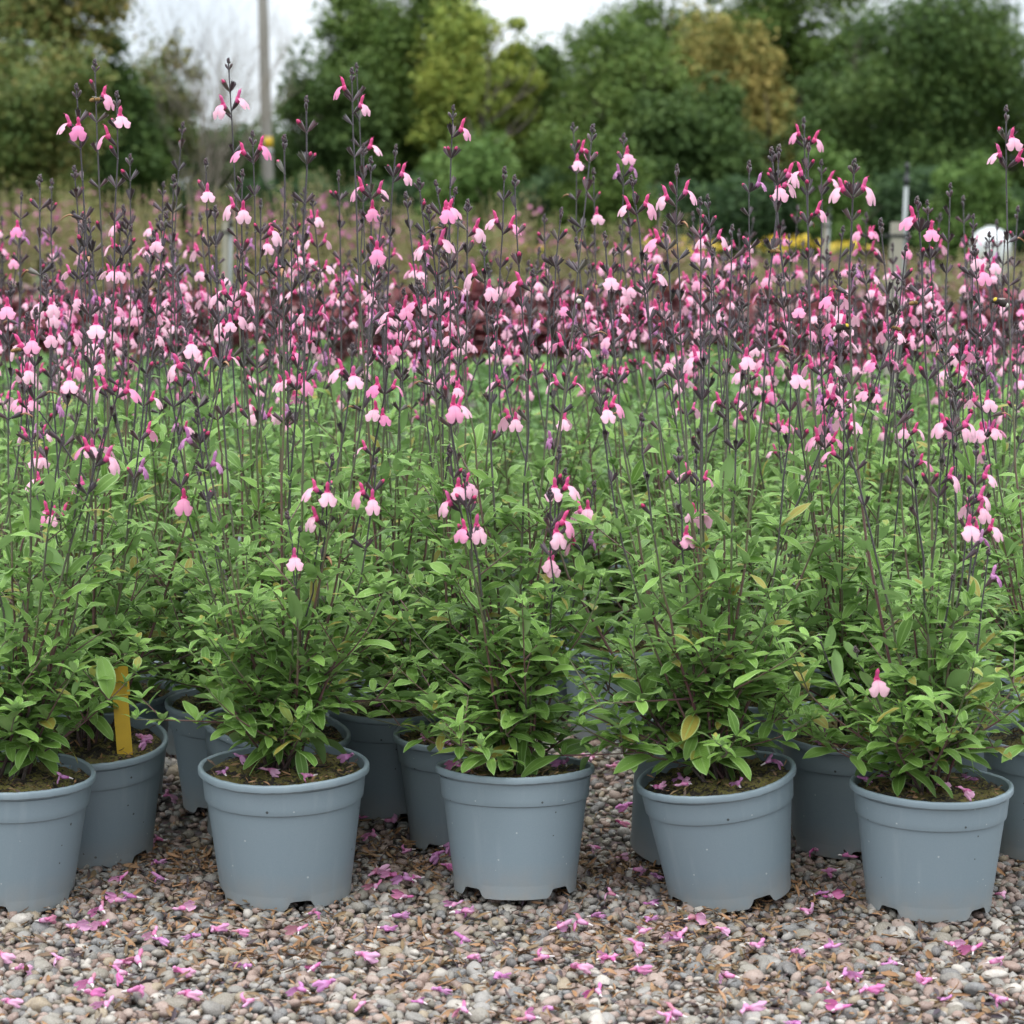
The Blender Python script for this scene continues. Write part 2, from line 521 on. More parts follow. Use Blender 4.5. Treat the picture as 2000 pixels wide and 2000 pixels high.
class MB:
    """collects shapes for ONE mesh"""

    def __init__(self):
        self.v, self.f, self.mi, self.uv, self.mats = [], [], [], [], []

    def mat(self, m):
        if m not in self.mats:
            self.mats.append(m)
        return self.mats.index(m)

    def verts(self, pts, uvs=None):
        o = len(self.v)
        self.v += [tuple(p) for p in pts]
        self.uv += list(uvs) if uvs else [(0.25, 0.8)] * len(pts)
        return o

    def face(self, idx, m):
        self.f.append(tuple(idx))
        self.mi.append(self.mat(m))

    def grid(self, P, m, uvs=None):
        """P: rows of equal length"""
        nr, nc = len(P), len(P[0])
        if uvs is None:
            uvs = [(j / (nc - 1), i / (nr - 1)) for i in range(nr) for j in range(nc)]
        o = self.verts([p for row in P for p in row], uvs)
        for i in range(nr - 1):
            for j in range(nc - 1):
                a = o + i * nc + j
                self.face((a, a + 1, a + nc + 1, a + nc), m)

    def tube(self, path, radii, m, sides=6, cap=True, v0=0.0, v1=1.0, up=None, squash=1.0):
        path = [Vector(p) for p in path]
        n = len(path)
        t0 = (path[1] - path[0]).normalized()
        ref = Vector(up) if up else (Vector((1, 0, 0)) if abs(t0.x) < 0.8 else Vector((0, 1, 0)))
        nx = (ref - t0 * ref.dot(t0)).normalized()
        pts, uvs = [], []
        for i, p in enumerate(path):
            t = (path[min(i + 1, n - 1)] - path[max(i - 1, 0)]).normalized()
            nx = (nx - t * nx.dot(t)).normalized()
            ny = t.cross(nx)
            for k in range(sides):
                a = 2 * math.pi * k / sides
                pts.append(p + nx * (math.cos(a) * radii[i]) + ny * (math.sin(a) * radii[i] * squash))
                uvs.append((0.2, v0 + (v1 - v0) * i / (n - 1)))
        o = self.verts(pts, uvs)
        for i in range(n - 1):
            for k in range(sides):
                a, b_ = o + i * sides + k, o + i * sides + (k + 1) % sides
                self.face((a, b_, b_ + sides, a + sides), m)
        if cap:
            self.face([o + (n - 1) * sides + k for k in range(sides)], m)
            self.face([o + k for k in reversed(range(sides))], m)
        return o

    def ball(self, c, r, m, seg=8, rings=6, axis=None):
        c = Vector(c)
        r = Vector(r) if hasattr(r, '__len__') else Vector((r, r, r))
        q = Vector((0, 0, 1)).rotation_difference(Vector(axis).normalized()) if axis else Quaternion()
        pts = []
        for i in range(rings + 1):
            th = math.pi * (0.02 + 0.96 * i / rings)
            for k in range(seg):
                a = 2 * math.pi * k / seg
                pts.append(c + q @ Vector((r.x * math.sin(th) * math.cos(a), r.y * math.sin(th) * math.sin(a), -r.z * math.cos(th))))
        o = self.verts(pts)
        for i in range(rings):
            for k in range(seg):
                a, b_ = o + i * seg + k, o + i * seg + (k + 1) % seg
                self.face((a, b_, b_ + seg, a + seg), m)
        self.face([o + k for k in reversed(range(seg))], m)
        self.face([o + rings * seg + k for k in range(seg)], m)

    def box(self, lo, hi, m):
        x0, y0, z0 = lo
        x1, y1, z1 = hi
        o = self.verts([(x0, y0, z0), (x1, y0, z0), (x1, y1, z0), (x0, y1, z0), (x0, y0, z1), (x1, y0, z1), (x1, y1, z1), (x0, y1, z1)])
        for q in ((0, 3, 2, 1), (4, 5, 6, 7), (0, 1, 5, 4), (1, 2, 6, 5), (2, 3, 7, 6), (3, 0, 4, 7)):
            self.face([o + k for k in q], m)

    def mesh(self, name, flat=False):
        me = bpy.data.meshes.new(name)
        me.from_pydata(self.v, [], self.f)
        for m_ in self.mats:
            me.materials.append(m_)
        me.polygons.foreach_set('material_index', self.mi)
        ul = me.uv_layers.new(name='UVMap')
        li = np.empty(len(me.loops), dtype=np.int32)
        me.loops.foreach_get('vertex_index', li)
        ul.data.foreach_set('uv', np.asarray(self.uv, dtype=np.float32)[li].ravel())
        if not flat:
            smooth(me)
        me.update()
        return me


def batch(name, tmpl, mats4, material, slot=None):
    """joins many transformed copies of small template meshes: tmpl list of (V, F, UV), mats4 list of (template index, 4x4)"""
    VV, FF, UU, SS, base = [], [], [], [], 0
    by = {}
    for ti, M4 in mats4:
        by.setdefault(ti, []).append(M4)
    for ti, L in by.items():
        V, F, UV = tmpl[ti]
        A = np.asarray(L, dtype=np.float64)
        n, k = len(A), len(V)
        P = np.einsum('nij,kj->nki', A[:, :3, :3], V) + A[:, None, :3, 3]
        VV.append(P.reshape(-1, 3))
        off = base + np.arange(n)[:, None, None] * k
        FF.append((F[None] + off).reshape(-1, F.shape[1]))
        UU.append(np.tile(UV[F.ravel()], (n, 1)))
        base += n * k
    V = np.concatenate(VV)
    me = bpy.data.meshes.new(name)
    me.vertices.add(len(V))
    me.vertices.foreach_set('co', V.astype(np.float32).ravel())
    nl = sum(f.size for f in FF)
    npoly = sum(len(f) for f in FF)
    me.loops.add(nl)
    me.loops.foreach_set('vertex_index', np.concatenate([f.ravel() for f in FF]).astype(np.int32))
    me.polygons.add(npoly)
    tot = np.concatenate([np.full(len(f), f.shape[1]) for f in FF]).astype(np.int32)
    me.polygons.foreach_set('loop_start', np.concatenate([[0], np.cumsum(tot)[:-1]]).astype(np.int32))
    me.polygons.foreach_set('loop_total', tot)
    ul = me.uv_layers.new(name='UVMap')
    ul.data.foreach_set('uv', np.concatenate(UU).astype(np.float32).ravel())
    me.materials.append(material)
    me.update(calc_edges=True)
    smooth(me)
    return me


def obj(name, me, parent=None, loc=None, M4=None):
    o = bpy.data.objects.new(name, me)
    COL.objects.link(o)
    if parent is not None:
        o.parent = parent
    if M4 is not None:
        o.matrix_local = M4 if parent is not None else M4
    elif loc is not None:
        o.location = loc
    return o


def tag(o, label=None, cat=None, group=None, kind=None):
    if label:
        o['label'] = label
    if cat:
        o['category'] = cat
    if group:
        o['group'] = group
    if kind:
        o['kind'] = kind
    return o


def frame(origin, xdir, zref, s=1.0, sy=None):
    x = Vector(xdir).normalized()
    z = Vector(zref)
    z = z - x * z.dot(x)
    if z.length < 1e-5:
        z = Vector((0, 1, 0)) - x * x.y
    z.normalize()
    y = z.cross(x)
    sy = s if sy is None else sy
    return Matrix(((x.x * s, y.x * sy, z.x * s, origin[0]), (x.y * s, y.y * sy, z.y * s, origin[1]), (x.z * s, y.z * sy, z.z * s, origin[2]), (0, 0, 0, 1)))


def rot4(q, loc, s):
    m_ = q.to_matrix().to_4x4()
    for i in range(3):
        for j in range(3):
            m_[i][j] *= s[j]
    m_.translation = loc
    return m_


# ------------------------------------------------------------------ ground
g = MB()
g.grid([[(x, y, -0.02) for x in (-150, 150)] for y in (-60, 250)], M['far_ground'])
tag(obj('ground', g.mesh('ground')), 'soil and matting under the nursery rows', None, None, 'structure')
g = MB()
xs = np.linspace(-2.2, 2.2, 89)
ys = np.linspace(0.6, 5.6, 101)
g.grid([[(x, y, hgt(x, y) - 0.004) for x in xs] for y in ys], M['grit'])
gravel_bed = tag(obj('gravel_bed', g.mesh('gravel_bed')), 'bed of rounded river gravel under the pots', None, None, 'structure')


def icos(sub):
    bm = bmesh.new()
    bmesh.ops.create_icosphere(bm, subdivisions=sub, radius=1.0)
    bm.verts.ensure_lookup_table()
    V = np.array([v.co[:] for v in bm.verts])
    F = np.array([[v.index for v in f.verts] for f in bm.faces])
    bm.free()
    return V, F


def pebble_template(sub, seed):
    V, F = icos(sub)
    W = []
    for v in V:
        p = Vector(v)
        k = 1 + 0.16 * noise.noise(p * 0.9 + Vector((seed * 7.1, 0, 0))) + 0.05 * noise.noise(p * 2.1 + Vector((0, seed * 3.3, 0)))
        q = p * k
        # flatten a few sides so stones look worn rather than round
        for c_ in range(3):
            d = Vector((math.sin(seed * 5 + c_ * 2.1), math.cos(seed * 3 + c_), math.sin(seed + c_ * 4.0))).normalized()
            e = q.dot(d)
            if e > 0.80:
                q -= d * (e - 0.80) * 0.6
        W.append(q)
    return np.array([w[:] for w in W]), F, np.full((len(V), 2), 0.3)


PEB_LO = [pebble_template(2 if i < 3 else 1, i) for i in range(9)]
PEB_HI = [pebble_template(3, i + 20) for i in range(8)]


def pebble_xform(x, y, big):
    a = min(0.0150, 0.0062 * math.exp(rnd.gauss(0, 0.36))) * big
    bb, cc = a * rnd.uniform(0.58, 0.9), a * rnd.uniform(0.42, 0.72)
    q = Quaternion((0, 0, 1), rnd.uniform(0, 6.28)) @ Quaternion((1, 0, 0), rnd.gauss(0, 0.35)) @ Quaternion((0, 1, 0), rnd.gauss(0, 0.35))
    z = hgt(x, y) + rnd.uniform(-0.003, 0.0055)
    return rot4(q, Vector((x, y, z)), (a, bb, cc)), a


hi_me = []
for i, (V, F, UV) in enumerate(PEB_HI):
    me = bpy.data.meshes.new('pebble')
    me.from_pydata(V.tolist(), [], F.tolist())
    me.materials.append(M['pebble'])
    smooth(me)
    hi_me.append(me)
stones = []
y = 2.02
while y < 3.9:
    sp_ = 0.0094 if y < 2.75 else (0.013 if y < 3.1 else 0.017)
    half = 0.255 * y + 0.05
    x = -half
    while x < half:
        stones.append((x + rnd.uniform(-0.6, 0.6) * sp_, y + rnd.uniform(-0.6, 0.6) * sp_, 1.0 if y < 3.1 else 1.35))
        x += sp_ * rnd.uniform(0.8, 1.25)
    y += sp_
near, far_ = [], []
for (x, y, bg_) in stones:
    m4, a = pebble_xform(x, y, bg_)
    (near if y < 2.45 and abs(x) < 0.235 * y else far_).append((a / y, m4))
near.sort(key=lambda t: -t[0])
for i, (a, m4) in enumerate(near[:300]):
    obj('pebble', hi_me[i % 8], gravel_bed, M4=m4)
rest = [m4 for _, m4 in near[300:] + far_]
lst = []
for m4 in rest:
    yy = m4.translation.y
    lst.append((rnd.randrange(0, 3) if yy < 2.42 and rnd.random() < 0.6 else rnd.randrange(3, 9), np.array(m4)))
gv = obj('gravel', batch('gravel', PEB_LO, lst, M['pebble']), gravel_bed)
tag(gv, kind='stuff')

# ------------------------------------------------------------------ sage leaf templates


def leaf_verts(nl, nw, seed, width=0.37, droop=0.6, fold=0.25, twist=0.0, pointed=1.0):
    rr = random.Random(seed)
    rows, uvs = [], []
    ang, px_, pz_ = rr.uniform(0.05, 0.25), 0.0, 0.0
    wav = rr.uniform(0, 6)
    for i in range(nl + 1):
        t = i / nl
        u_ = (t - 0.06) / 0.94
        w = width * 0.5 * (max(0.0, 1 - abs(2 * max(0.0, u_) ** 0.92 - 1) ** (2.5 / pointed)) ** 0.62 if u_ > 0 else 0.0)
        w = max(w, 0.016) if t < 0.98 else 0.012
        row = []
        for j in range(nw + 1):
            s = (0.5 - j / nw) * 2
            zz = fold * abs(s) * w - 0.28 * (abs(s) ** 3) * w + 0.018 * math.sin(wav + t * 9 + s * 2) * abs(s)
            yy = s * w
            tw = twist * t
            row.append(Vector((px_ + (-math.sin(ang)) * 0 - zz * math.sin(-ang), yy * math.cos(tw) - zz * math.sin(tw), pz_ + zz * math.cos(ang) + yy * math.sin(tw))))
            uvs.append((j / nw, t))
        rows.append(row)
        ang -= droop / nl * (0.6 + 0.8 * t)
        px_ += math.cos(ang) / nl
        pz_ += math.sin(ang) / nl
    return rows, uvs


LEAF_ME, LEAF_T = [], []
for i in range(14):
    rr = random.Random(i + 50)
    kw = dict(width=rr.uniform(0.26, 0.39), droop=rr.uniform(0.2, 1.2), fold=rr.uniform(0.22, 0.62), twist=rr.uniform(-0.35, 0.35), pointed=rr.uniform(0.95, 1.3))
    rows, uvs = leaf_verts(10, 4, i, **kw)
    mb = MB()
    mb.grid(rows, M['leaf'], uvs)
    LEAF_ME.append(mb.mesh('sage_leaf'))
    rows, uvs = leaf_verts(5, 2, i, **kw)
    V = np.array([p[:] for r_ in rows for p in r_])
    F = np.array([(a * 3 + b_, a * 3 + b_ + 1, a * 3 + b_ + 4, a * 3 + b_ + 3) for a in range(5) for b_ in range(2)])
    LEAF_T.append((V, F, np.array(uvs)))

# ------------------------------------------------------------------ flower parts (local: +X away from the stem, +Z up; metres)


def dirv(el):
    return Vector((math.cos(el), 0, math.sin(el)))


def add_calyx(mb, el, length, rad, rr, open_=True):
    d = dirv(el)
    n = Vector((-math.sin(el), 0, math.cos(el)))
    ped = 0.003
    pts = [Vector((0, 0, 0)), d * ped, d * (ped + length * 0.25), d * (ped + length * 0.65), d * (ped + length)]
    rad_ = [0.0007, 0.0008, rad * 0.62, rad * 0.9, rad * (1.05 if open_ else 0.35)]
    o = mb.tube(pts, rad_, M['calyx'], sides=6, cap=not open_, up=(0, 1, 0))
    if open_:  # pointed lips
        ring = o + 4 * 6
        L = [Vector(mb.v[ring + k]) for k in range(6)]
        for grp, out_ in (((0, 1), 0.3), ((1, 2), 0.7), ((2, 3), 0.3), ((3, 4), 0.3), ((4, 5), 0.8), ((5, 0), 0.3)):
            mid = (L[grp[0]] + L[grp[1]]) / 2
            ctr = d * (ped + length)
            tip = mid + d * length * (0.18 + 0.22 * out_) + (mid - ctr) * 0.35 * rr.uniform(0.4, 1.3)
            q = mb.verts([tip])
            mb.face((ring + grp[0], ring + grp[1], q), M['calyx'])
    return d * (ped + length)


def flower_mesh(seed, kind='open', calyx=True):
    """two-lipped salvia flower: dark calyx, deep pink tube and hood, broad pale lower lip"""
    rr = random.Random(seed * 13 + 5)
    mb = MB()
    hood_m = M['hood'] if kind in ('open', 'young') else (M['lilac'] if kind == 'lilac' else M['fallen'])
    lip_m = M['lip'] if kind in ('open',) else (M['lip'] if kind == 'young' else (M['lilac'] if kind == 'lilac' else M['fallen']))
    el = rr.uniform(0.55, 0.95)
    if calyx:
        e = add_calyx(mb, el, 0.0115, 0.0034, rr, True)
        start = e - dirv(el) * 0.003
    else:
        el = 0.5
        start = Vector((0, 0, 0))
    # tube, swelling towards the throat
    d = dirv(el)
    tl = 0.0108 * rr.uniform(0.85, 1.15)
    bend = 0.15
    p = start.copy()
    path, rads = [p.copy()], [0.0019]
    for k, r_ in enumerate((0.0027, 0.0034, 0.0037)):
        p = p + dirv(el + bend * k) * tl / 3
        path.append(p.copy())
        rads.append(r_)
    mb.tube(path, rads, hood_m, sides=8, cap=True, up=(0, 1, 0), squash=1.1)
    if not calyx:
        mb.tube([start - d * 0.007, start - d * 0.003, start + d * 0.001], [0.0009, 0.0014, 0.0019], M['white'], sides=6)
    throat = p
    # hood
    hl = 0.0122 * rr.uniform(0.85, 1.15)
    a0 = rr.uniform(1.2, 1.5)
    hp, hr = [throat + dirv(el) * -0.002 + Vector((0, 0, 0.0008))], [0.0027]
    q = hp[0].copy()
    for k, r_ in enumerate((0.0024, 0.0022, 0.0025, 0.0022, 0.0008)):
        q = q + dirv(a0 - 0.07 * k) * hl / 5
        hp.append(q.copy())
        hr.append(r_)
    mb.tube(hp, hr, hood_m, sides=7, cap=True, up=(0, 1, 0), squash=0.95)
    # style tip
    mb.tube([hp[-1], hp[-1] + dirv(a0 - 0.9) * 0.003], [0.0004, 0.0003], hood_m, sides=3)
    # lower lip
    L = 0.0235 * rr.uniform(0.88, 1.12)
    W = 0.0115 * rr.uniform(0.85, 1.12)
    if not calyx:   # a dropped corolla has shrunk
        L, W = L * 0.85, W * 0.72
    nl, nw = 9, 12
    cup = rr.uniform(0.25, 0.6)
    asym = rr.uniform(-0.12, 0.12)
    fall = rr.uniform(1.35, 1.75)
    wts = [0.20, 0.46, 0.64, 0.66, 0.64, 0.78, 0.94, 1.0, 1.0, 0.96]
    rows, uvs = [], []
    ang = rr.uniform(0.0, 0.35)
    cx, cz = 0.0, 0.0
    prof = []
    for i in range(nl + 1):
        prof.append((cx, cz, ang))
        ang2 = ang - (fall / nl) * (2.0 if i < 3 else 0.75)
        cx += math.cos(ang2) * L / nl
        cz += math.sin(ang2) * L / nl
        ang = ang2
    for i in range(nl + 1):
        t = i / nl
        row = []
        for j in range(nw + 1):
            s = (j / nw - 0.5) * 2
            e_ = 1 - math.sqrt(max(0.0, 1 - ((abs(s) - 0.5) / 0.5) ** 2))   # two round lobes with a notch between them
            tt = t * (1 - (0.30 if abs(s) < 0.5 else 0.46) * e_ * t * t)
            f_ = tt * nl
            k = min(int(f_), nl - 1)
            u_ = f_ - k
            X = prof[k][0] * (1 - u_) + prof[k + 1][0] * u_
            Z = prof[k][1] * (1 - u_) + prof[k + 1][1] * u_
            A = prof[k][2]
            w = W * (wts[i] if i < len(wts) else 0.6)
            yy = s * w * (1 + asym * s)
            back = cup * (s * s) * w * 0.75 - 0.0018 * t * math.exp(-((abs(s) - 0.5) / 0.25) ** 2)
            row.append(throat + Vector((X + back * math.sin(A) * 0.9, yy, Z - back * math.cos(A) * 0.9)) + Vector((0.0005, 0, -0.001)))
            uvs.append((j / nw, t))
        rows.append(row)
    if kind == 'lilac' and rr.random() < 0.6:  # crumpled lip
        rows = [[throat + (v - throat) * (0.75 + 0.15 * math.sin(j * 2.3 + i)) for j, v in enumerate(r_)] for i, r_ in enumerate(rows)]
        rows = [[Vector((v.x, v.y * 0.6, v.z)) for v in r_] for r_ in rows]
    mb.grid(rows, lip_m, uvs)
    return mb.mesh('salvia_flower')


FLOWER = [flower_mesh(i, 'open') for i in range(9)]
LILAC = [flower_mesh(i + 40, 'lilac') for i in range(4)]


def calyx_mesh(seed, kind):
    rr = random.Random(seed + 300)
    mb = MB()
    if kind == 'closed':
        add_calyx(mb, rr.uniform(0.75, 1.1), 0.0085 * rr.uniform(0.8, 1.15), 0.0023, rr, False)
    elif kind == 'empty':
        add_calyx(mb, rr.uniform(0.6, 1.0), 0.0115 * rr.uniform(0.85, 1.15), 0.0030, rr, True)
    elif kind == 'bud':
        el = rr.uniform(0.65, 1.0)
        e = add_calyx(mb, el, 0.0112, 0.0031, rr, True)
        mb.ball(e + dirv(el) * 0.0016, (0.0022, 0.0022, 0.0040), M['budtip'], 7, 5, dirv(el))
    elif kind == 'dry':
        el = rr.uniform(0.1, 0.5)
        e = add_calyx(mb, el, 0.0112, 0.0031, rr, True)
        pth = [e, e + dirv(el - 0.2) * 0.006, e + dirv(el - 0.2) * 0.006 + dirv(el - 0.8) * 0.007, e + dirv(el - 0.2) * 0.006 + dirv(el - 1.0) * 0.013]
        mb.tube(pth, [0.0018, 0.0022, 0.0016, 0.0004], M['dry'], 5, squash=0.5)
    return mb.mesh('calyx_' + kind)


CLOSED = [calyx_mesh(i, 'closed') for i in range(3)]
EMPTY = [calyx_mesh(i, 'empty') for i in range(4)]
BUD = [calyx_mesh(i, 'bud') for i in range(3)]
DRY = [calyx_mesh(i, 'dry') for i in range(3)]


def tip_mesh(seed):
    rr = random.Random(seed + 900)
    mb = MB()
    for k in range(9):
        a = k * 2.4
        z = 0.001 + 0.0011 * k
        rad = 0.0030 * (1 - k / 12)
        c_ = Vector((math.cos(a) * rad, math.sin(a) * rad, z))
        mb.ball(c_, (0.0020, 0.0020, 0.0031), M['calyx'], 5, 4, (math.cos(a) * 0.5, math.sin(a) * 0.5, 1))
    return mb.mesh('spike_tip')


TIP = [tip_mesh(i) for i in range(3)]


# ------------------------------------------------------------------ pots


def pot_mesh(seed):
    rr = random.Random(seed)
    mb = MB()
    seg = 120
    # strips (r, z): foot, wall, step, band, lip, inside; each strip has its own edge so the steps stay crisp
    strips = [[(0.0735, 0.0), (0.0745, 0.016)], [(0.0745, 0.016), (0.0772, 0.037), (0.0800, 0.06), (0.0832, 0.086), (0.0862, 0.1105)], [(0.0862, 0.1105), (0.0884, 0.1118)],
              [(0.0884, 0.1118), (0.0887, 0.1126), (0.0893, 0.119), (0.0903, 0.129), (0.0912, 0.1375)], [(0.0912, 0.1375), (0.0916, 0.1388), (0.0926, 0.1395), (0.0946, 0.1398), (0.0954, 0.1404)],
              [(0.0954, 0.1404), (0.0957, 0.1420), (0.0955, 0.1462), (0.0948, 0.1476), (0.0930, 0.1482), (0.0910, 0.1478), (0.0899, 0.1466)], [(0.0899, 0.1466), (0.0880, 0.1350), (0.084, 0.118)]]
    w1, w2 = rr.uniform(0, 6), rr.uniform(0, 6)
    angs = sorted([2 * math.pi * k / seg for k in range(seg)])
    jig = [rr.uniform(-1, 1) for _ in angs]
    for si_, prof in enumerate(strips):
        pts, uvs = [], []
        for i, (r_, z) in enumerate(prof):
            for k, a in enumerate(angs):
                z2 = z
                if si_ == 0 and i == 0:
                    q_ = a % (math.pi / 2)
                    dd = min(q_, math.pi / 2 - q_)
                    z2 = 0.0105 * max(0.0, min(1.0, (0.235 - dd) / 0.085))
                r2 = r_ * (1 + 0.004 * math.sin(2 * a + w1))
                if si_ >= 4:
                    z2 += 0.0009 * math.sin(3 * a + w2) + 0.00025 * jig[k] * (1 if si_ == 5 else 0.4)
                pts.append((r2 * math.cos(a), r2 * math.sin(a), z2))
                uvs.append((k / seg, i / len(prof)))
        o = mb.verts(pts, uvs)
        for i in range(len(prof) - 1):
            for k in range(seg):
                a, b_ = o + i * seg + k, o + i * seg + (k + 1) % seg
                mb.face((a, b_, b_ + seg, a + seg), M['pot'])
    # floor of the pot, raised above the drainage slots
    fl = mb.verts([(0.0728 * math.cos(2 * math.pi * k / 48), 0.0728 * math.sin(2 * math.pi * k / 48), 0.0118) for k in range(48)])
    mb.face([fl + k for k in range(48)], M['pot'])
    return mb.mesh('nursery_pot')


POT = [pot_mesh(i) for i in range(4)]


def compost_mesh(seed):
    mb = MB()
    nr, ns = 16, 48
    P = []
    for i in range(nr + 1):
        r_ = 0.0872 * i / nr
        row = []
        for k in range(ns + 1):
            a = 2 * math.pi * (k % ns) / ns
            x, y_ = r_ * math.cos(a), r_ * math.sin(a)
            z = 0.138 + 0.006 * noise.noise(Vector((x * 25 + seed * 9, y_ * 25, seed))) + 0.006 * noise.noise(Vector((x * 75, y_ * 75 + seed, 3.0))) + 0.005 * noise.noise(Vector((x * 200, y_ * 200 + seed, 8.0))) + 0.004 * (1 - i / nr)
            row.append((x, y_, z))
        P.append(row)
    mb.grid(P, M['compost'])
    return mb.mesh('compost')


COMPOST = [compost_mesh(i) for i in range(4)]

# litter templates: small curled strips
LIT_T = []
for i in range(6):
    rr = random.Random(i + 70)
    rows = []
    L_, W_ = 1.0, rr.uniform(0.16, 0.34)
    an, px_, pz_ = rr.uniform(-0.3, 0.5), 0, 0
    for k in range(6):
        t = k / 5
        w = W_ * math.sin(math.pi * (0.1 + 0.85 * t)) * 0.5
        rows.append([(px_, -w, pz_ + 0.06), (px_, 0, pz_), (px_, w, pz_ + 0.06 * rr.uniform(0.5, 2))])
        an += rr.uniform(-0.7, 0.5)
        px_ += math.cos(an) / 5
        pz_ += math.sin(an) / 5 * 0.7
    V = np.array([p for r_ in rows for p in r_], dtype=float)
    F = np.array([(a * 3 + b_, a * 3 + b_ + 1, a * 3 + b_ + 4, a * 3 + b_ + 3) for a in range(5) for b_ in range(2)])
    LIT_T.append((V, F, np.full((len(V), 2), 0.3)))


def litter_x(loc, smin, smax):
    s = rnd.uniform(smin, smax)
    q = Quaternion((0, 0, 1), rnd.uniform(0, 6.28)) @ Quaternion((1, 0, 0), rnd.gauss(0, 0.5)) @ Quaternion((0, 1, 0), rnd.gauss(0, 0.22))
    return (rnd.randrange(6), np.array(rot4(q, Vector(loc), (s, s * rnd.uniform(0.6, 1.1), s * 0.8))))


COMP_LIT = []
for i in range(4):
    L_ = []
    for k in range(120):
        r_, a = 0.083 * math.sqrt(rnd.random()), rnd.uniform(0, 6.28)
        L_.append(litter_x((r_ * math.cos(a), r_ * math.sin(a), 0.1415 + rnd.uniform(0, 0.004)), 0.004, 0.015))
    COMP_LIT.append(batch('compost_litter', LIT_T, L_, M['litter']))

# ------------------------------------------------------------------ potted salvias
PLANTS = []


class Plant:
    pass


def place_pot(x, y, roll=0, pitch=0, size=1.0, row=0, label=None, z=None, yaw=None):
    p = Plant()
    p.q = Matrix.Rotation(R(pitch), 3, 'X') @ Matrix.Rotation(R(roll), 3, 'Y')
    # a leaning pot stands on its low edge, so lift it by what the tilt would bury
    low = 0.073 * size * max(abs(math.sin(R(roll))), abs(math.sin(R(pitch))))
    p.loc = Vector((x, y, (hgt(x, y) + 0.0045 if z is None else z) + low * 0.55))
    p.size, p.row, p.label = size, row, label
    p.yaw = rnd.uniform(0, 6.28) if yaw is None else R(yaw)
    p.top = p.loc + p.q @ Vector((0, 0, 0.138 * size))
    p.spikes = []
    p.n_explicit = 0
    PLANTS.append(p)
    return p


def pot_px(cx, yb, roll=0, pitch=0, size=1.0, row=0, label=None, yaw=None):
    g_ = ground_at(cx, yb, 0.006)
    yc = g_.y + 0.070 * size
    return place_pot(g_.x * yc / g_.y, yc, roll, pitch, size, row, label, None, yaw)


G_FRONT = 'potted salvias in the front row'
P_S = 'pink salvia in the '
pot_px(20, 1784, 3, 1, 1.02, 0, P_S + 'leftmost front-row pot, cut by the picture edge', 0)
pot_px(559, 1774, 0, 1, 1.06, 0, P_S + 'widest front-row pot with much bare mossy compost showing', 19)
pot_px(1006, 1770, 0, -5, 1.0, 0, P_S + 'middle front-row pot, long leaves hanging over its rim', 46)
pot_px(1425, 1780, -7.5, 2, 0.99, 0, P_S + 'front-row pot that tilts to the left', 27)
pot_px(1812, 1800, 0, 0, 0.985, 0, P_S + 'rightmost front-row pot with old yellowing leaves at its foot', 41)
pot_px(186, 1696, 1, 7, 1.0, 1, P_S + 'shaded pot with the yellow plant label')
pot_px(516, 1664, 8, 3, 1.0, 1, P_S + 'pot squeezed directly behind the widest front pot')
pot_px(908, 1664, 0, 0, 0.97, 1, P_S + 'second-row pot peeping out left of the middle front pot', 60)
pot_px(1340, 1694, 9, 6, 0.99, 1, P_S + 'right-leaning second-row pot behind the tilted front pot', -18)
pot_px(1660, 1676, 0, 1, 1.0, 1, P_S + 'shaded second-row pot between the two rightmost front pots', 3)
pot_px(2056, 1692, 0, 0, 1.0, 1, P_S + 'second-row pot cut by the right picture edge')
pot_px(462, 1592, 0, 1, 0.99, 2, P_S + 'dark third-row pot left of the widest front pot', -30)
pot_px(772, 1606, 0, 0, 0.98, 2, P_S + 'dark third-row pot in the gap right of the widest front pot')
pot_px(1470, 1574, 0, 0, 0.98, 2, P_S + 'third-row pot hidden behind the tilted front pot')
pot_px(215, 1575, 0, 2, 1.0, 2, P_S + 'third-row pot behind the pot with the yellow label')
pot_px(1850, 1585, 0, 0, 1.0, 2, P_S + 'third-row pot behind the rightmost front pot')
pot_px(-60, 1600, 0, 0, 1.0, 2, P_S + 'third-row pot at the left picture edge')
pot_px(1205, 1449, 0, 0, 0.98, 3, P_S + 'pot standing alone at the back of the gravel gap')
Ys = [3.06, 3.30, 3.54, 3.78, 4.02, 4.26, 4.50]
for ri, Y in enumerate(Ys):
    half = 0.245 * Y + 0.08
    x = -half + (0.12 if ri % 2 else 0.0)
    while x < half:
        xx, yy = x + rnd.uniform(-0.025, 0.025), Y + rnd.uniform(-0.03, 0.03)
        px_, _ = to_px((xx, yy, 0.1))
        ok = True
        if 1065 < px_ < 1285 and Y < 4.2:
            ok = False
        for p in PLANTS:
            if math.hypot(p.loc.x - xx, p.loc.y - yy) < 0.20:
                ok = False
        if ok:
            place_pot(xx, yy, rnd.gauss(0, 1.5), rnd.gauss(0, 1.5), 1.0, 3 + ri)
        x += 0.25
ORD = ['leftmost', 'second', 'third', 'fourth', 'fifth', 'sixth', 'seventh', 'eighth', 'ninth', 'tenth', 'eleventh', 'twelfth', 'thirteenth', 'fourteenth', 'fifteenth', 'sixteenth', 'seventeenth', 'eighteenth', 'nineteenth', 'twentieth']
ROWN = {3: 'fourth', 4: 'fifth', 5: 'sixth', 6: 'seventh', 7: 'eighth', 8: 'ninth', 9: 'rearmost'}
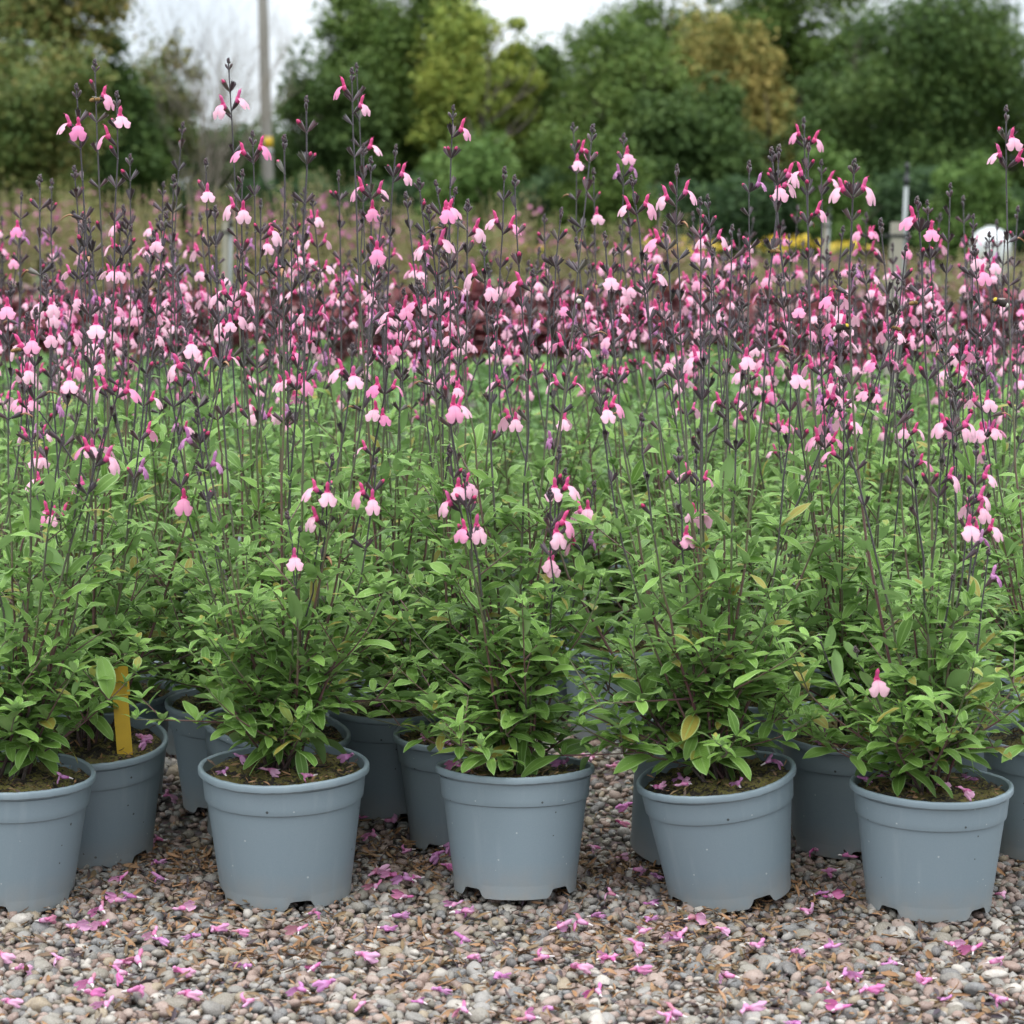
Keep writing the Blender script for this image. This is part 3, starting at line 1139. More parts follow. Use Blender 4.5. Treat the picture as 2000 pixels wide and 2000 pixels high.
for r_ in ROWN:
    L_ = sorted([p for p in PLANTS if p.row == r_ and not p.label], key=lambda q: q.loc.x)
    for i, p in enumerate(L_):
        p.label = 'pink salvia in the ' + ROWN[r_] + ' row of pots, ' + (ORD[i] if i == 0 else ('rightmost' if i == len(L_) - 1 else ORD[i] + ' from the left')) + ' in that row'

# spikes seen standing out in the photo: tip, then the flowers on it (side, how far below the tip in photo pixels)
TALL = [
    (185, 125, [('R', 47)]), (149, 172, [('L', 64), ('F', 68)]), (228, 187, [('F', 40), ('L', 75)]), (357, 246, []), (446, 120, [('l', 65), ('R', 60)]),
    (598, 196, []), (493, 263, [('L', 24), ('R', 20)]), (555, 274, []), (687, 141, [('L', 30), ('R', 60)]), (696, 130, [('R', 120)]), (254, 308, []), (78, 351, []),
    (101, 357, []), (145, 333, []), (319, 362, []), (339, 351, []), (473, 340, [('L', 62), ('F', 70)]), (402, 319, [('F', 55)]), (576, 389, []), (509, 395, [('R', 50)]),
    (241, 409, [('L', 30)]), (165, 433, []), (661, 341, []), (543, 449, []), (42, 380, [('F', 60)]), (420, 410, []), (348, 540, []), (299, 456, []),
    (885, 212, [('R', 38)]), (773, 288, [('R', 42)]), (724, 315, [('L', 42), ('R', 42), ('F', 70)]), (710, 286, []), (1119, 245, [('F', 58), ('R', 40)]), (1157, 254, []),
    (1218, 268, [('F', 22), ('Pl', 50), ('Pr', 44)]), (985, 335, [('L', 74), ('R', 80)]), (1005, 350, []), (1159, 337, [('F', 62)]), (1233, 351, [('L', 55), ('R', 50)]),
    (1322, 328, [('L', 50), ('R', 42)]), (818, 357, []), (851, 359, [('F', 55), ('R', 50)]), (889, 375, []), (793, 384, []), (746, 413, [('F', 60)]), (913, 399, [('R', 40)]),
    (837, 413, [('L', 60), ('R', 55)]), (860, 442, []), (1063, 424, []), (1096, 413, []), (1181, 460, [('F', 70)]), (945, 482, [('F', 60), ('L', 40)]), (1288, 525, []),
    (1262, 504, [('R', 30)]), (1298, 442, [('L', 30)]), (1029, 598, []), (1040, 536, [('L', 10)]), (788, 572, [('F', 26), ('L', 30)]), (1125, 471, []), (1463, 322, [('Pr', 30)]),
    (1507, 297, [('F', 72), ('R', 66)]), (1570, 236, [('L', 22), ('R', 32)]), (1521, 292, [('R', 40)]), (1579, 286, [('L', 55), ('R', 120)]), (1604, 319, [('R', 22)]),
    (1668, 321, [('L', 48), ('R', 48)]), (1720, 437, []), (1811, 397, [('F', 45)]), (1791, 395, [('L', 40)]), (1856, 364, []), (1965, 214, [('F', 46), ('L', 74), ('R', 78)]),
    (1382, 386, [('R', 55), ('L', 60)]), (1367, 395, []), (1901, 424, [('F', 60)]), (1932, 460, [('F', 40)]), (1963, 464, []), (1903, 486, [('F', 40)]), (1646, 449, []), (1769, 486, []),
    (1615, 493, [('F', 66)]), (1753, 551, []), (1430, 446, []), (1988, 410, []), (1449, 591, []), (1391, 496, []), (20, 560, [('F', 40)]), (110, 590, [('F', 20)]),
]
LOW = [  # on the nearest plants, against the leaves
    (585, 1035, []), (561, 1010, [('F', 80)]), (340, 900, [('F', 78)]), (648, 895, [('F', 60), ('L', 45), ('L', 95)]), (735, 900, [('F', 74), ('L', 58)]),
    (878, 880, [('F', 74), ('L', 108), ('R', 70)]), (912, 948, [('F', 84)]), (1074, 962, [('F', 66), ('R', 48)]), (1092, 880, [('F', 62), ('R', 52)]), (1325, 880, [('F', 145)]),
    (862, 728, [('F', 64), ('R', 66)]), (1166, 728, [('F', 56), ('R', 48)]), (688, 678, [('L', 56), ('F', 60)]), (1672, 1272, [('F', 62)]), (1893, 960, [('F', 68), ('R', 10)]),
    (1845, 855, [('R', 70)]), (1855, 770, [('L', 58), ('R', 58)]), (205, 840, [('L', 40), ('R', 52)]), (385, 810, [('Pl', 50), ('Pr', 96)]), (245, 690, [('R', 66), ('L', 62)]),
    (360, 620, [('F', 54), ('L', 95)]), (150, 690, [('F', 55)]), (1375, 640, [('L', 50)]), (1455, 640, [('F', 60)]), (1545, 690, [('F', 45)]), (1640, 800, []), (1930, 1080, [('Pr', 40)]),
    (70, 610, [('F', 55), ('L', 60)]), (200, 580, [('F', 50)]), (1020, 1180, []), (1600, 1245, []), (1860, 1130, []),
]


def choose(px_, py_, rows, maxdx):
    best, bs = None, 1e9
    for p in PLANTS:
        if p.row not in rows:
            continue
        t = at(px_, py_, p.loc.y)
        dx = abs(t.x - p.loc.x)
        if dx > maxdx:
            continue
        s = dx * 8 + p.n_explicit * 0.45 + rnd.random() * 1.2 + max(0, t.z - 1.0) * 14
        if s < bs:
            best, bs = p, s
    return best


for (px_, py_, fl) in TALL:
    p = choose(px_, py_, (0, 1, 2, 3, 4), 0.17) or choose(px_, py_, range(9), 0.4)
    p.spikes.append((at(px_, py_, p.loc.y + rnd.uniform(-0.06, 0.06)), fl))
    p.n_explicit += 1
for (px_, py_, fl) in LOW:
    p = choose(px_, py_, (0,), 0.17) or choose(px_, py_, (0, 1), 0.4)
    p.spikes.append((at(px_, py_, p.loc.y - rnd.uniform(0.02, 0.10)), fl))
    p.n_explicit += 0.5


def bez(p0, p1, p2, t):
    return p0 * ((1 - t) ** 2) + p1 * (2 * t * (1 - t)) + p2 * (t * t)


def bez_t(p0, p1, p2, t):
    return ((p1 - p0) * (1 - t) + (p2 - p1) * t).normalized()


UP = Vector((0, 0, 1))
ATT = {'L': Vector((-1, -0.55, 0)), 'R': Vector((1, -0.55, 0)), 'F': Vector((0.15, -1, 0)), 'l': Vector((-0.55, -0.85, 0))}
n_objs = 0


def build_plant(p, idx):
    near = p.row <= 2
    far_row = p.row >= 6
    root = bpy.data.objects.new('potted_salvia', None)
    COL.objects.link(root)
    root.location = p.loc
    root.empty_display_size = 0.05
    lab = p.label
    tag(root, lab, 'potted plant', G_FRONT if p.row == 0 else ('potted salvias in the second and third rows' if p.row < 3 else 'potted salvias in the rear rows'))
    P4 = p.q.to_4x4() @ Matrix.Rotation(p.yaw, 4, 'Z') @ Matrix.Scale(p.size, 4)
    obj('pot', POT[idx % 4], root, M4=P4)
    cp = obj('compost', COMPOST[idx % 4], root, M4=P4)
    tag(obj('litter', COMP_LIT[idx % 4], cp), kind='stuff')
    base = p.top - p.loc
    # stems: explicit spikes, random spikes, leafy shoots
    lean = Vector((rnd.gauss(0, 0.035), rnd.gauss(0, 0.03), 0))
    dens = rnd.uniform(0.8, 1.2)
    stems = []
    for tip, fl in p.spikes:
        stems.append([tip - p.loc, 'spike', fl])
    if p.row == 0:
        n_sp, hmin, hmax = max(3, 8 - len(stems) // 2), 0.38, 0.76
    else:
        n_sp, hmin, hmax = max(4, (9 if near else 8) - len(stems)), 0.52, 0.86
    for k in range(n_sp):
        a = rnd.uniform(0, 6.28)
        rr_ = 0.235 * math.sqrt(rnd.random())
        h = rnd.triangular(hmin, hmax, hmin + (hmax - hmin) * (0.45 if p.row else 0.35))
        stems.append([Vector((base.x + rr_ * math.cos(a), base.y + rr_ * math.sin(a) * 0.8, h)) + lean, 'spike', None])
    for k in range(11 if p.row < 4 else 8):
        a = rnd.uniform(0, 6.28)
        rr_ = rnd.uniform(0.05, 0.17)
        stems.append([Vector((base.x + rr_ * math.cos(a), base.y + rr_ * math.sin(a), rnd.uniform(0.22, 0.44) * (1 - rr_ * 0.7))) + lean, 'shoot', None])
    for k in range(9 if p.row < 3 else 3):   # low branches that spread sideways over the rim
        a = rnd.uniform(0, 6.28)
        rr_ = rnd.uniform(0.11, 0.23)
        stems.append([Vector((base.x + rr_ * math.cos(a), base.y + rr_ * math.sin(a) * 0.8, base.z + rnd.uniform(0.04, 0.20))), 'shoot', None])
    leaves = []   # (size, matrix, stem index)
    stem_objs, mains = [], []
    for si, (tip, kind, fl) in enumerate(stems):
        p0 = base + Vector((rnd.uniform(-0.018, 0.018), rnd.uniform(-0.018, 0.018), -0.006))
        if kind == 'shoot' and mains:   # side branches leave a main stem low down
            pm = min((rnd.choice(mains) for _ in range(4)), key=lambda q: (q[3] - tip).length)
            p0 = pm[rnd.randint(1, 2)].copy()
        hv = Vector((tip.x - p0.x, tip.y - p0.y, 0))
        H = max(0.03, tip.z - p0.z)
        wob = Vector((rnd.gauss(0, 0.014), rnd.gauss(0, 0.014), 0))
        p1 = p0 + hv * rnd.uniform(0.5, 0.85) + UP * H * rnd.uniform(0.32, 0.5) + wob
        n_seg = 12
        rb = rnd.uniform(0.0019, 0.0025) if kind == 'spike' else rnd.uniform(0.0013, 0.0017)
        mb = MB()
        path = [bez(p0, p1, tip, i / n_seg) for i in range(n_seg + 1)]
        if kind == 'spike':   # fine kinks as in a real stem
            path = [q_ + Vector((rnd.gauss(0, 0.0011), rnd.gauss(0, 0.0011), 0)) if 0 < i < n_seg else q_ for i, q_ in enumerate(path)]
        if kind == 'spike':
            mains.append(path)
        rads = [rb * (1 - 0.58 * (i / n_seg) ** 0.8) for i in range(n_seg + 1)]
        mb.tube(path, rads, M['stem'], sides=5, cap=False, v0=0.0, v1=1.0 if kind == 'spike' else 0.62)

        def sp_at(t):
            f_ = t * n_seg
            k_ = min(int(f_), n_seg - 1)
            return path[k_].lerp(path[k_ + 1], f_ - k_)

        # ---- leaves
        L_stem = sum((path[i + 1] - path[i]).length for i in range(n_seg)) if kind == 'shoot' else H * 1.03
        top_leaf = min(0.97, rnd.uniform(0.34, 0.47) / max(H, 0.05)) if kind == 'spike' else 0.98
        if kind == 'spike' and H > 0.35:
            top_leaf = max(0.35, min(top_leaf, 0.72))
        z_ = (rnd.uniform(0.045, 0.09) if kind == 'spike' else rnd.uniform(0.01, 0.03)) if p.row < 2 else rnd.uniform(0.03, 0.06)
        ph = rnd.uniform(0, 3.14)
        while z_ < L_stem * top_leaf:
            t = z_ / L_stem
            pt = sp_at(t)
            tg = bez_t(p0, p1, tip, t)
            frac = t / top_leaf
            size = rnd.uniform(0.036, 0.061) * (1.0 - 0.36 * frac ** 2)
            if kind == 'shoot' and frac > 0.8:
                size *= 0.62
            zabs = pt.z
            el0 = 0.28 + 0.5 * frac
            if zabs < 0.21:
                el0 -= 0.6
            for k in range(2):
                a = ph + k * math.pi + rnd.gauss(0, 0.25)
                nx = Vector((math.cos(a), math.sin(a), 0))
                el = el0 + rnd.gauss(0, 0.38)
                d = (nx * math.cos(el) + tg * math.sin(el)).normalized()
                if rnd.random() > 0.06:
                    s = size * rnd.uniform(0.8, 1.15)
                    leaves.append((s, frame(pt + d * 0.002, d, UP + nx * rnd.gauss(0, 0.25) + Vector((rnd.gauss(0, .25), rnd.gauss(0, .25), 0)), s, s * rnd.uniform(0.85, 1.15)), si))
                # side shoot in the axil
                u_ = rnd.random()
                if u_ < 0.22 and frac < 0.85:
                    ln = rnd.uniform(0.025, 0.075)
                    dd = (nx * 0.75 + UP * rnd.uniform(0.5, 1.0)).normalized()
                    e_ = pt + dd * ln
                    mb.tube([pt, pt + dd * ln * 0.5, e_], [0.0009, 0.0008, 0.0006], M['stem'], 4, False, 0.3, 0.5)
                    nn = 2 + int(ln / 0.03)
                    for q_ in range(nn):
                        c_ = pt.lerp(e_, (q_ + 1) / nn)
                        b0 = rnd.uniform(0, 3.14)
                        for w_ in range(2 if q_ < nn - 1 else 4):
                            a2 = b0 + w_ * (math.pi if q_ < nn - 1 else math.pi / 2)
                            d2 = (Vector((math.cos(a2), math.sin(a2), 0)) * 0.9 + dd * rnd.uniform(0.2, 0.9)).normalized()
                            s = rnd.uniform(0.018, 0.038)
                            leaves.append((s, frame(c_, d2, UP + Vector((rnd.gauss(0, .3), rnd.gauss(0, .3), 0)), s), si))
                elif u_ < 0.80:
                    for q_ in range(rnd.randint(1, 3)):
                        a2 = a + rnd.uniform(-1.2, 1.2)
                        d2 = (Vector((math.cos(a2), math.sin(a2), 0)) + UP * rnd.uniform(0.2, 1.3)).normalized()
                        s = rnd.uniform(0.011, 0.026)
                        leaves.append((s, frame(pt, d2, UP + Vector((rnd.gauss(0, .3), rnd.gauss(0, .3), 0)), s), si))
            ph += math.pi / 2
            z_ += (rnd.uniform(0.024, 0.038) + 0.008 * frac) * (1.45 if kind == 'spike' and zabs > 0.27 else 1.0)
        if kind == 'shoot':   # leafy tip
            for w_ in range(6):
                a2 = w_ * math.pi / 2 + (0.8 if w_ > 3 else 0)
                el = 0.6 if w_ < 4 else 1.1
                d2 = Vector((math.cos(a2) * math.cos(el), math.sin(a2) * math.cos(el), math.sin(el)))
                s = rnd.uniform(0.015, 0.028) if w_ < 4 else 0.011
                leaves.append((s, frame(tip, d2, UP + Vector((rnd.gauss(0, .2), rnd.gauss(0, .2), 0)), s), si))
        # ---- spike
        organs = []   # (mesh, matrix, name)
        if kind == 'spike':
            z_end = L_stem
            tgt = bez_t(p0, p1, tip, 1.0)
            organs.append((TIP[rnd.randrange(3)], frame(tip - tgt * 0.002, Vector((1, 0, 0)) - tgt * tgt.x, tgt, rnd.uniform(0.55, 0.8)), 'bud_cluster'))
            per_m = FPX / (p.loc.y + tip.y)   # photo pixels per metre
            placed = []
            if fl:
                for side, dy in fl:
                    t = 1 - ((dy + 17) / per_m) / L_stem
                    pt = sp_at(max(0.05, t))
                    lil = side.startswith('P')
                    dvec = ATT[side[-1].upper() if side != 'l' else 'l'].copy()
                    dvec += Vector((rnd.gauss(0, 0.12), rnd.gauss(0, 0.12), 0))
                    me = LILAC[rnd.randrange(4)] if lil else FLOWER[rnd.randrange(9)]
                    organs.append((me, frame(pt, dvec, UP, rnd.uniform(0.88, 1.02)), 'flower'))
                    placed.append(dy / per_m)
            d_ = rnd.uniform(0.009, 0.014)
            ph = rnd.uniform(0, 6.28)
            node = 0
            span = min(L_stem * (1 - top_leaf) * 0.92, rnd.uniform(0.22, 0.40))
            # open flowers sit a little below the tip, for one or two nodes
            open_from, open_to = (1, 3 if rnd.random() < 0.6 else 4) if rnd.random() < 0.82 else (9, 9)
            if rnd.random() < 0.4:
                open_from, open_to = open_from + 1, open_to + 2
            while d_ < span:
                pt = sp_at(max(0.02, 1 - d_ / L_stem))
                tg = bez_t(p0, p1, tip, max(0.02, 1 - d_ / L_stem))
                for k in range(2 if rnd.random() < 0.9 else 4):
                    a = ph + k * (math.pi if k < 2 else math.pi) + (math.pi / 2 if k >= 2 else 0) + rnd.gauss(0, 0.3)
                    nx = Vector((math.cos(a), math.sin(a), 0))
                    u_ = rnd.random()
                    nearfl = any(abs(d_ - q_) < 0.012 for q_ in placed)
                    if node == 0:
                        me, nm = CLOSED[rnd.randrange(3)], 'calyx'
                    elif open_from <= node < open_to and not (fl is not None):
                        if u_ < 0.64:
                            me, nm = FLOWER[rnd.randrange(9)], 'flower'
                            if nx.y > 0.3 and rnd.random() < 0.5:
                                nx.y *= -0.6
                        elif u_ < 0.72:
                            me, nm = LILAC[rnd.randrange(4)], 'flower'
                        elif u_ < 0.82:
                            me, nm = BUD[rnd.randrange(3)], 'flower_bud'
                        else:
                            me, nm = EMPTY[rnd.randrange(4)], 'calyx'
                    elif node < open_from + 1 and u_ < 0.34:
                        me, nm = (BUD[rnd.randrange(3)], 'flower_bud') if node > 0 else (CLOSED[rnd.randrange(3)], 'calyx')
                    elif u_ < 0.05 and fl is None:
                        me, nm = LILAC[rnd.randrange(4)], 'flower'
                    elif u_ < 0.08:
                        me, nm = DRY[rnd.randrange(3)], 'withered_flower'
                    elif u_ < 0.105:
                        me, nm = BUD[rnd.randrange(3)], 'flower_bud'
                    elif u_ < (0.88 if d_ < span * 0.7 else 0.5):
                        me, nm = EMPTY[rnd.randrange(4)], 'calyx'
                    else:
                        continue
                    organs.append((me, frame(pt, nx + tg * 0.05, UP, rnd.uniform(0.76, 0.95) if nm == 'flower' else rnd.uniform(0.85, 1.1)), nm))
                # swelling of the node
                mb.ball(pt, (0.0016, 0.0016, 0.0020), M['stem'], 5, 3)
                ph += math.pi / 2
                d_ += rnd.uniform(0.019, 0.027) + 0.007 * node
                node += 1
        so = obj('stem', mb.mesh('stem'), root)
        stem_objs.append(so)
        for me, m4, nm in organs:
            obj(nm, me, so, M4=m4)
    leaves.sort(key=lambda t: -t[0])
    cap = 295 if p.row <= 2 else (200 if p.row <= 5 else 110)
    for s, m4, si in leaves[:cap]:
        obj('leaf', LEAF_ME[rnd.randrange(14)], stem_objs[si], M4=m4)
    if len(leaves) > cap:
        tag(obj('leaflets', batch('leaflets', LEAF_T, [(rnd.randrange(14), np.array(m4)) for _, m4, _ in leaves[cap:]], M['leaf']), root), kind='stuff')


for i, p in enumerate(PLANTS):
    build_plant(p, i)

# ------------------------------------------------------------------ withered litter on the gravel
L_ = []
centres = [(ground_at(px_, py_).xy, s_) for px_, py_, s_ in ((330, 1740, .07), (360, 1690, .06), (700, 1660, .07), (820, 1700, .05), (1180, 1720, .06), (1230, 1700, .05), (1330, 1850, .09), (1560, 1760, .05),
           (1690, 1900, .09), (400, 1850, .09), (560, 1900, .10), (1370, 1820, .08), (1290, 1880, .08), (1880, 1840, .07), (1850, 1960, .08), (300, 1960, .08), (700, 1860, .08), (900, 1880, .08), (200, 1800, .07), (1160, 1840, .06), (1480, 1780, .05), (1400, 1950, .08), (930, 1990, .07))]
for k in range(5600):
    if rnd.random() < 0.6:
        c_, s_ = centres[min(len(centres) - 1, int(len(centres) * rnd.random() ** 1.2))]
        x, y = c_[0] + rnd.gauss(0, s_), c_[1] + rnd.gauss(0, s_ * 0.8)
    else:
        y = rnd.uniform(2.08, 3.3)
        x = rnd.uniform(-0.25, 0.25) * y
    L_.append(litter_x((x, y, hgt(x, y) + 0.0060 + rnd.uniform(0, 0.0035)), 0.006, 0.024))
tag(obj('petal_litter', batch('petal_litter', LIT_T, L_, M['litter'])), 'withered brown petals and scraps scattered over the gravel', 'litter', None, 'stuff')

# ------------------------------------------------------------------ fallen flowers


def fallen_mesh(seed, pale):
    rr = random.Random(seed + 77)
    me = flower_mesh(seed + 100, 'lilac' if pale else 'fallen', calyx=False)
    # limp: bend and crumple the corolla, flatten it, lay it with its side down
    co = np.empty(len(me.vertices) * 3, dtype=np.float32)
    me.vertices.foreach_get('co', co)
    co = co.reshape(-1, 3)
    for i in range(len(co)):
        n_ = noise.noise_vector(Vector(co[i] * 130) + Vector((seed * 3.1, 0, 0)))
        co[i] += np.array(n_[:]) * 0.0022
    q = Quaternion((1, 0, 0), rr.uniform(0.9, 1.7) * rr.choice((-1, 1)))
    mt = np.array(q.to_matrix())
    co = co @ mt.T
    co[:, 2] *= 0.8
    co -= np.array([co[:, 0].mean(), co[:, 1].mean(), co[:, 2].min()])
    me.vertices.foreach_set('co', co.ravel())
    me.update()
    return me


FALL_D = [fallen_mesh(i, False) for i in range(7)]
FALL_P = [fallen_mesh(i + 30, True) for i in range(5)]
SPOTS = [(194, 1678), (304, 1640), (308, 1682), (236, 1720), (306, 1714), (250, 1756), (223, 1763), (362, 1774), (192, 1781), (96, 1796), (196, 1808), (152, 1810), (297, 1825), (315, 1837), (375, 1825),
         (428, 1814), (471, 1821), (580, 1821), (616, 1787), (5, 1868), (47, 1893), (237, 1881), (266, 1877), (230, 1906), (353, 1901), (475, 1886), (612, 1897), (170, 1922), (178, 1944), (270, 1944), (373, 1951),
         (203, 1962), (580, 1941), (638, 1933), (1101, 1812), (1128, 1806), (1170, 1787), (1271, 1789), (1255, 1820), (1323, 1833), (1056, 1868), (1182, 1864), (1190, 1868), (1244, 1853), (1132, 1893), (1250, 1893),
         (1161, 1934), (1068, 1965), (1304, 1982), (1031, 1990), (1621, 1709), (1604, 1745), (1630, 1754), (1579, 1779), (1416, 1821), (1322, 1832), (1622, 1850), (1561, 1866), (1481, 1846), (1738, 1872),
         (1865, 1839), (1898, 1850), (1952, 1875), (1662, 1908), (1670, 1904), (1612, 1930), (1702, 1930), (1802, 1912), (1843, 1942), (1952, 1948), (1945, 1940), (1470, 1970), (1637, 1966), (1550, 1995), (1311, 1980), (1956, 1749),
         (1416, 1912), (744, 1700), (785, 1715), (729, 1725), (723, 1632), (766, 1607), (791, 1660), (853, 1678), (875, 1690), (810, 1712), (782, 1746), (918, 1778), (884, 1762), (785, 1787), (760, 1705),
         (1160, 1653), (1220, 1573), (1213, 1604), (1220, 1669), (1250, 1700), (1282, 1705), (1188, 1747), (1275, 1759), (880, 1660), (700, 1600), (330, 1560), (1590, 1660), (1650, 1668), (1150, 1480), (1200, 1500),
         (900, 1830), (905, 1776), (980, 1900), (820, 1950), (720, 1870), (700, 1960), (860, 1930), (930, 1870), (760, 1810), (480, 1960), (20, 1960), (110, 1870), (900, 1975), (1360, 1800)]
FALL = []
for i, (px_, py_) in enumerate(SPOTS):
    g_ = ground_at(px_, py_, 0.012)
    pale = rnd.random() < 0.26
    me = FALL_P[rnd.randrange(5)] if pale else FALL_D[rnd.randrange(7)]
    s = rnd.uniform(0.72, 1.05)
    m4 = rot4(Quaternion((0, 0, 1), rnd.uniform(0, 6.28)) @ Quaternion((1, 0, 0), rnd.gauss(0, 0.2)), Vector((g_.x, g_.y, hgt(g_.x, g_.y) + 0.0065)), (s, s, s))
    o_ = obj('fallen_flower', me, M4=m4)
    near_pot = min(((12, 'leftmost'), (559, 'widest'), (1006, 'middle'), (1425, 'tilted'), (1812, 'rightmost')), key=lambda t: abs(t[0] - px_))
    gap = ('leftmost and widest', 'widest and middle', 'middle and tilted', 'tilted and rightmost')[min(3, sum(px_ > t for t in (559, 1006, 1425)))]
    if py_ < 1765:
        where = 'in the shade between the ' + gap + ' front pots' if 12 < px_ < 1812 else 'in the shade right of the rightmost front pot'
    elif py_ < 1850:
        where = 'close before the ' + near_pot[1] + ' front pot'
    elif py_ < 1920:
        where = 'midway before the ' + near_pot[1] + ' front pot'
    else:
        where = 'at the picture foot below the ' + near_pot[1] + ' front pot'
    FALL.append((('lilac' if pale else 'magenta') + ' fallen flower ' + where, px_, o_))
FALL.sort(key=lambda t: (t[0], t[1]))
for lab, L_ in itertools.groupby(FALL, key=lambda t: t[0]):
    L_ = list(L_)
    for i, (_, _, o_) in enumerate(L_):
        tag(o_, lab if len(L_) == 1 else lab + ', ' + (ORD[i] if i == 0 else ORD[i] + ' from left'), 'flower', 'fallen flowers on the gravel')
# on the compost of the pots that show it
for pi, spots in ((0, [(0.06, -0.02)]), (1, [(-0.065, -0.03), (-0.05, 0.02), (-0.01, -0.035), (0.03, -0.06), (0.07, 0.02)]), (2, [(-0.072, -0.01), (-0.06, -0.03), (-0.045, -0.02), (0.055, 0.01), (-0.04, 0.03)]),
                  (3, [(-0.07, -0.03), (-0.045, 0.0), (-0.04, -0.03), (0.02, -0.05), (0.07, 0.0)]), (4, [(-0.075, 0.01), (-0.05, 0.03), (0.01, -0.02), (0.03, -0.06), (0.05, 0.03)]),
                  (5, [(0.07, -0.02), (0.065, 0.0), (0.0, 0.05)]), (9, [(-0.04, 0.0), (-0.03, -0.03), (-0.05, -0.05), (0.0, -0.02)]), (12, [(-0.02, 0.0), (0.03, -0.03)]), (11, [(0.0, 0.0), (0.03, -0.03)]), (8, [(-0.06, -0.02)]), (7, [(-0.05, -0.04), (-0.02, -0.05)])):
    p = PLANTS[pi]
    left_to_right = sorted(spots)
    for j, (dx, dy) in enumerate(left_to_right):
        pale = rnd.random() < 0.35
        me = FALL_P[rnd.randrange(5)] if pale else FALL_D[rnd.randrange(7)]
        s = rnd.uniform(0.7, 0.98)
        w = p.loc + p.q @ Vector((dx * p.size, dy * p.size, 0.143 * p.size))
        o_ = obj('fallen_flower', me, M4=rot4(p.q.to_quaternion() @ Quaternion((0, 0, 1), rnd.uniform(0, 6.28)), w, (s, s, s)))
        nm = ['leftmost front pot', 'widest front pot', 'middle front pot', 'tilted front pot', 'rightmost front pot', 'pot with yellow label', '', 'second-row pot near the middle', 'right-leaning second-row pot', 'second-row pot on the right', '', 'third-row pot on the left', 'third-row pot near the middle'][pi]
        tag(o_, ('lilac' if pale else 'magenta') + ' fallen flower on the compost of the ' + nm + ('' if len(spots) == 1 else ', ' + (ORD[j] if j == 0 else ORD[j] + ' from left')), 'flower', 'fallen flowers on the compost')

# ------------------------------------------------------------------ yellow plant label
mb = MB()
mb.box((-0.0095, -0.0006, 0), (0.0095, 0.0006, 0.075), M['yellow'])
mb.box((-0.012, -0.0006, 0.0755), (0.012, 0.0006, 0.112), M['yellow'])
pl = obj('plant_label', mb.mesh('plant_label', True))
w = at(243, 1420, PLANTS[5].loc.y - 0.045)
pl.location = (w.x, w.y, PLANTS[5].top.z - 0.006)
pl.rotation_euler = (R(-6), R(-3), R(12))
tag(pl, 'yellow plastic plant label stuck upright in the compost behind the leftmost pot', 'plant label')

# ------------------------------------------------------------------ bees


def make_bee(kind):
    root = bpy.data.objects.new('honeybee' if kind == 'honey' else 'bumblebee', None)
    COL.objects.link(root)
    k = 1.0 if kind == 'honey' else 1.25
    mb = MB()
    if kind == 'honey':
        mb.ball((-0.0040, 0, 0), (0.0022, 0.0022, 0.0042), M['bee_amber'], 10, 8, (-1, 0, -0.15))
        mb.ball((0.0012, 0, 0.0004), (0.0021, 0.0021, 0.0022), M['bee_amber'], 10, 6)
        for q in range(3):
            x_ = -0.0027 - 0.0016 * q
            r_ = (0.00228, 0.0022, 0.0018)[q]
            mb.tube([(x_ + 0.0003, 0, -0.0002 * q), (x_ - 0.0003, 0, -0.0002 * q)], [r_, r_], M['bee_dark'], 12, False)
    else:
        mb.ball((-0.0040, 0, 0), (0.0032, 0.0032, 0.0042), M['bee_dark'], 12, 8, (-1, 0, -0.2))
        mb.ball((0.0010, 0, 0.0005), (0.0031, 0.0031, 0.0028), M['bee_dark'], 12, 8)
        mb.ball((0.0022, 0, 0.0014), (0.0021, 0.0030, 0.0020), M['bee_yellow'], 10, 6)
        mb.ball((-0.0076, 0, -0.0008), (0.0015, 0.0022, 0.0020), M['bee_white'], 10, 6)
    me = mb.mesh('bee_body')
    obj('body', me, root)
    mb = MB()
    mb.ball((0.0042, 0, -0.0002), (0.0014, 0.0018, 0.0016), M['bee_dark'], 9, 6)
    for s in (-1, 1):
        mb.tube([(0.0052, 0.0006 * s, 0.0005), (0.0066, 0.0013 * s, 0.0010), (0.0076, 0.0018 * s, 0.0002)], [0.0002] * 3, M['bee_dark'], 4)
    obj('head', mb.mesh('bee_head'), root)
    for s in (-1, 1):
        mb = MB()
        P = []
        for i in range(6):
            t = i / 5
            w = 0.0016 * math.sin(math.pi * (0.12 + 0.8 * t))
            c_ = Vector((0.001 - 0.0062 * t, s * (0.0012 + 0.0042 * t), 0.0021 + 0.0014 * t))
            P.append([c_ + Vector((w, s * w * 0.6, 0)), c_ - Vector((w, s * w * 0.6, 0))])
        mb.grid(P, M['wing'])
        obj('wing', mb.mesh('bee_wing'), root)
        for q in range(3):
            mb = MB()
            x0 = 0.0025 - 0.0018 * q
            mb.tube([(x0, s * 0.0016, -0.001), (x0 - 0.0006, s * 0.0034, -0.0012), (x0 - 0.001, s * 0.0038, -0.0036)], [0.0004, 0.00035, 0.0002], M['bee_dark'], 5)
            obj('leg', mb.mesh('bee_leg'), root)
    root.scale = (k * 1.1,) * 3
    return root


def copy_tree(o_):
    c_ = o_.copy()
    COL.objects.link(c_)
    for ch in o_.children:
        d_ = ch.copy()
        COL.objects.link(d_)
        d_.parent = c_
    return c_


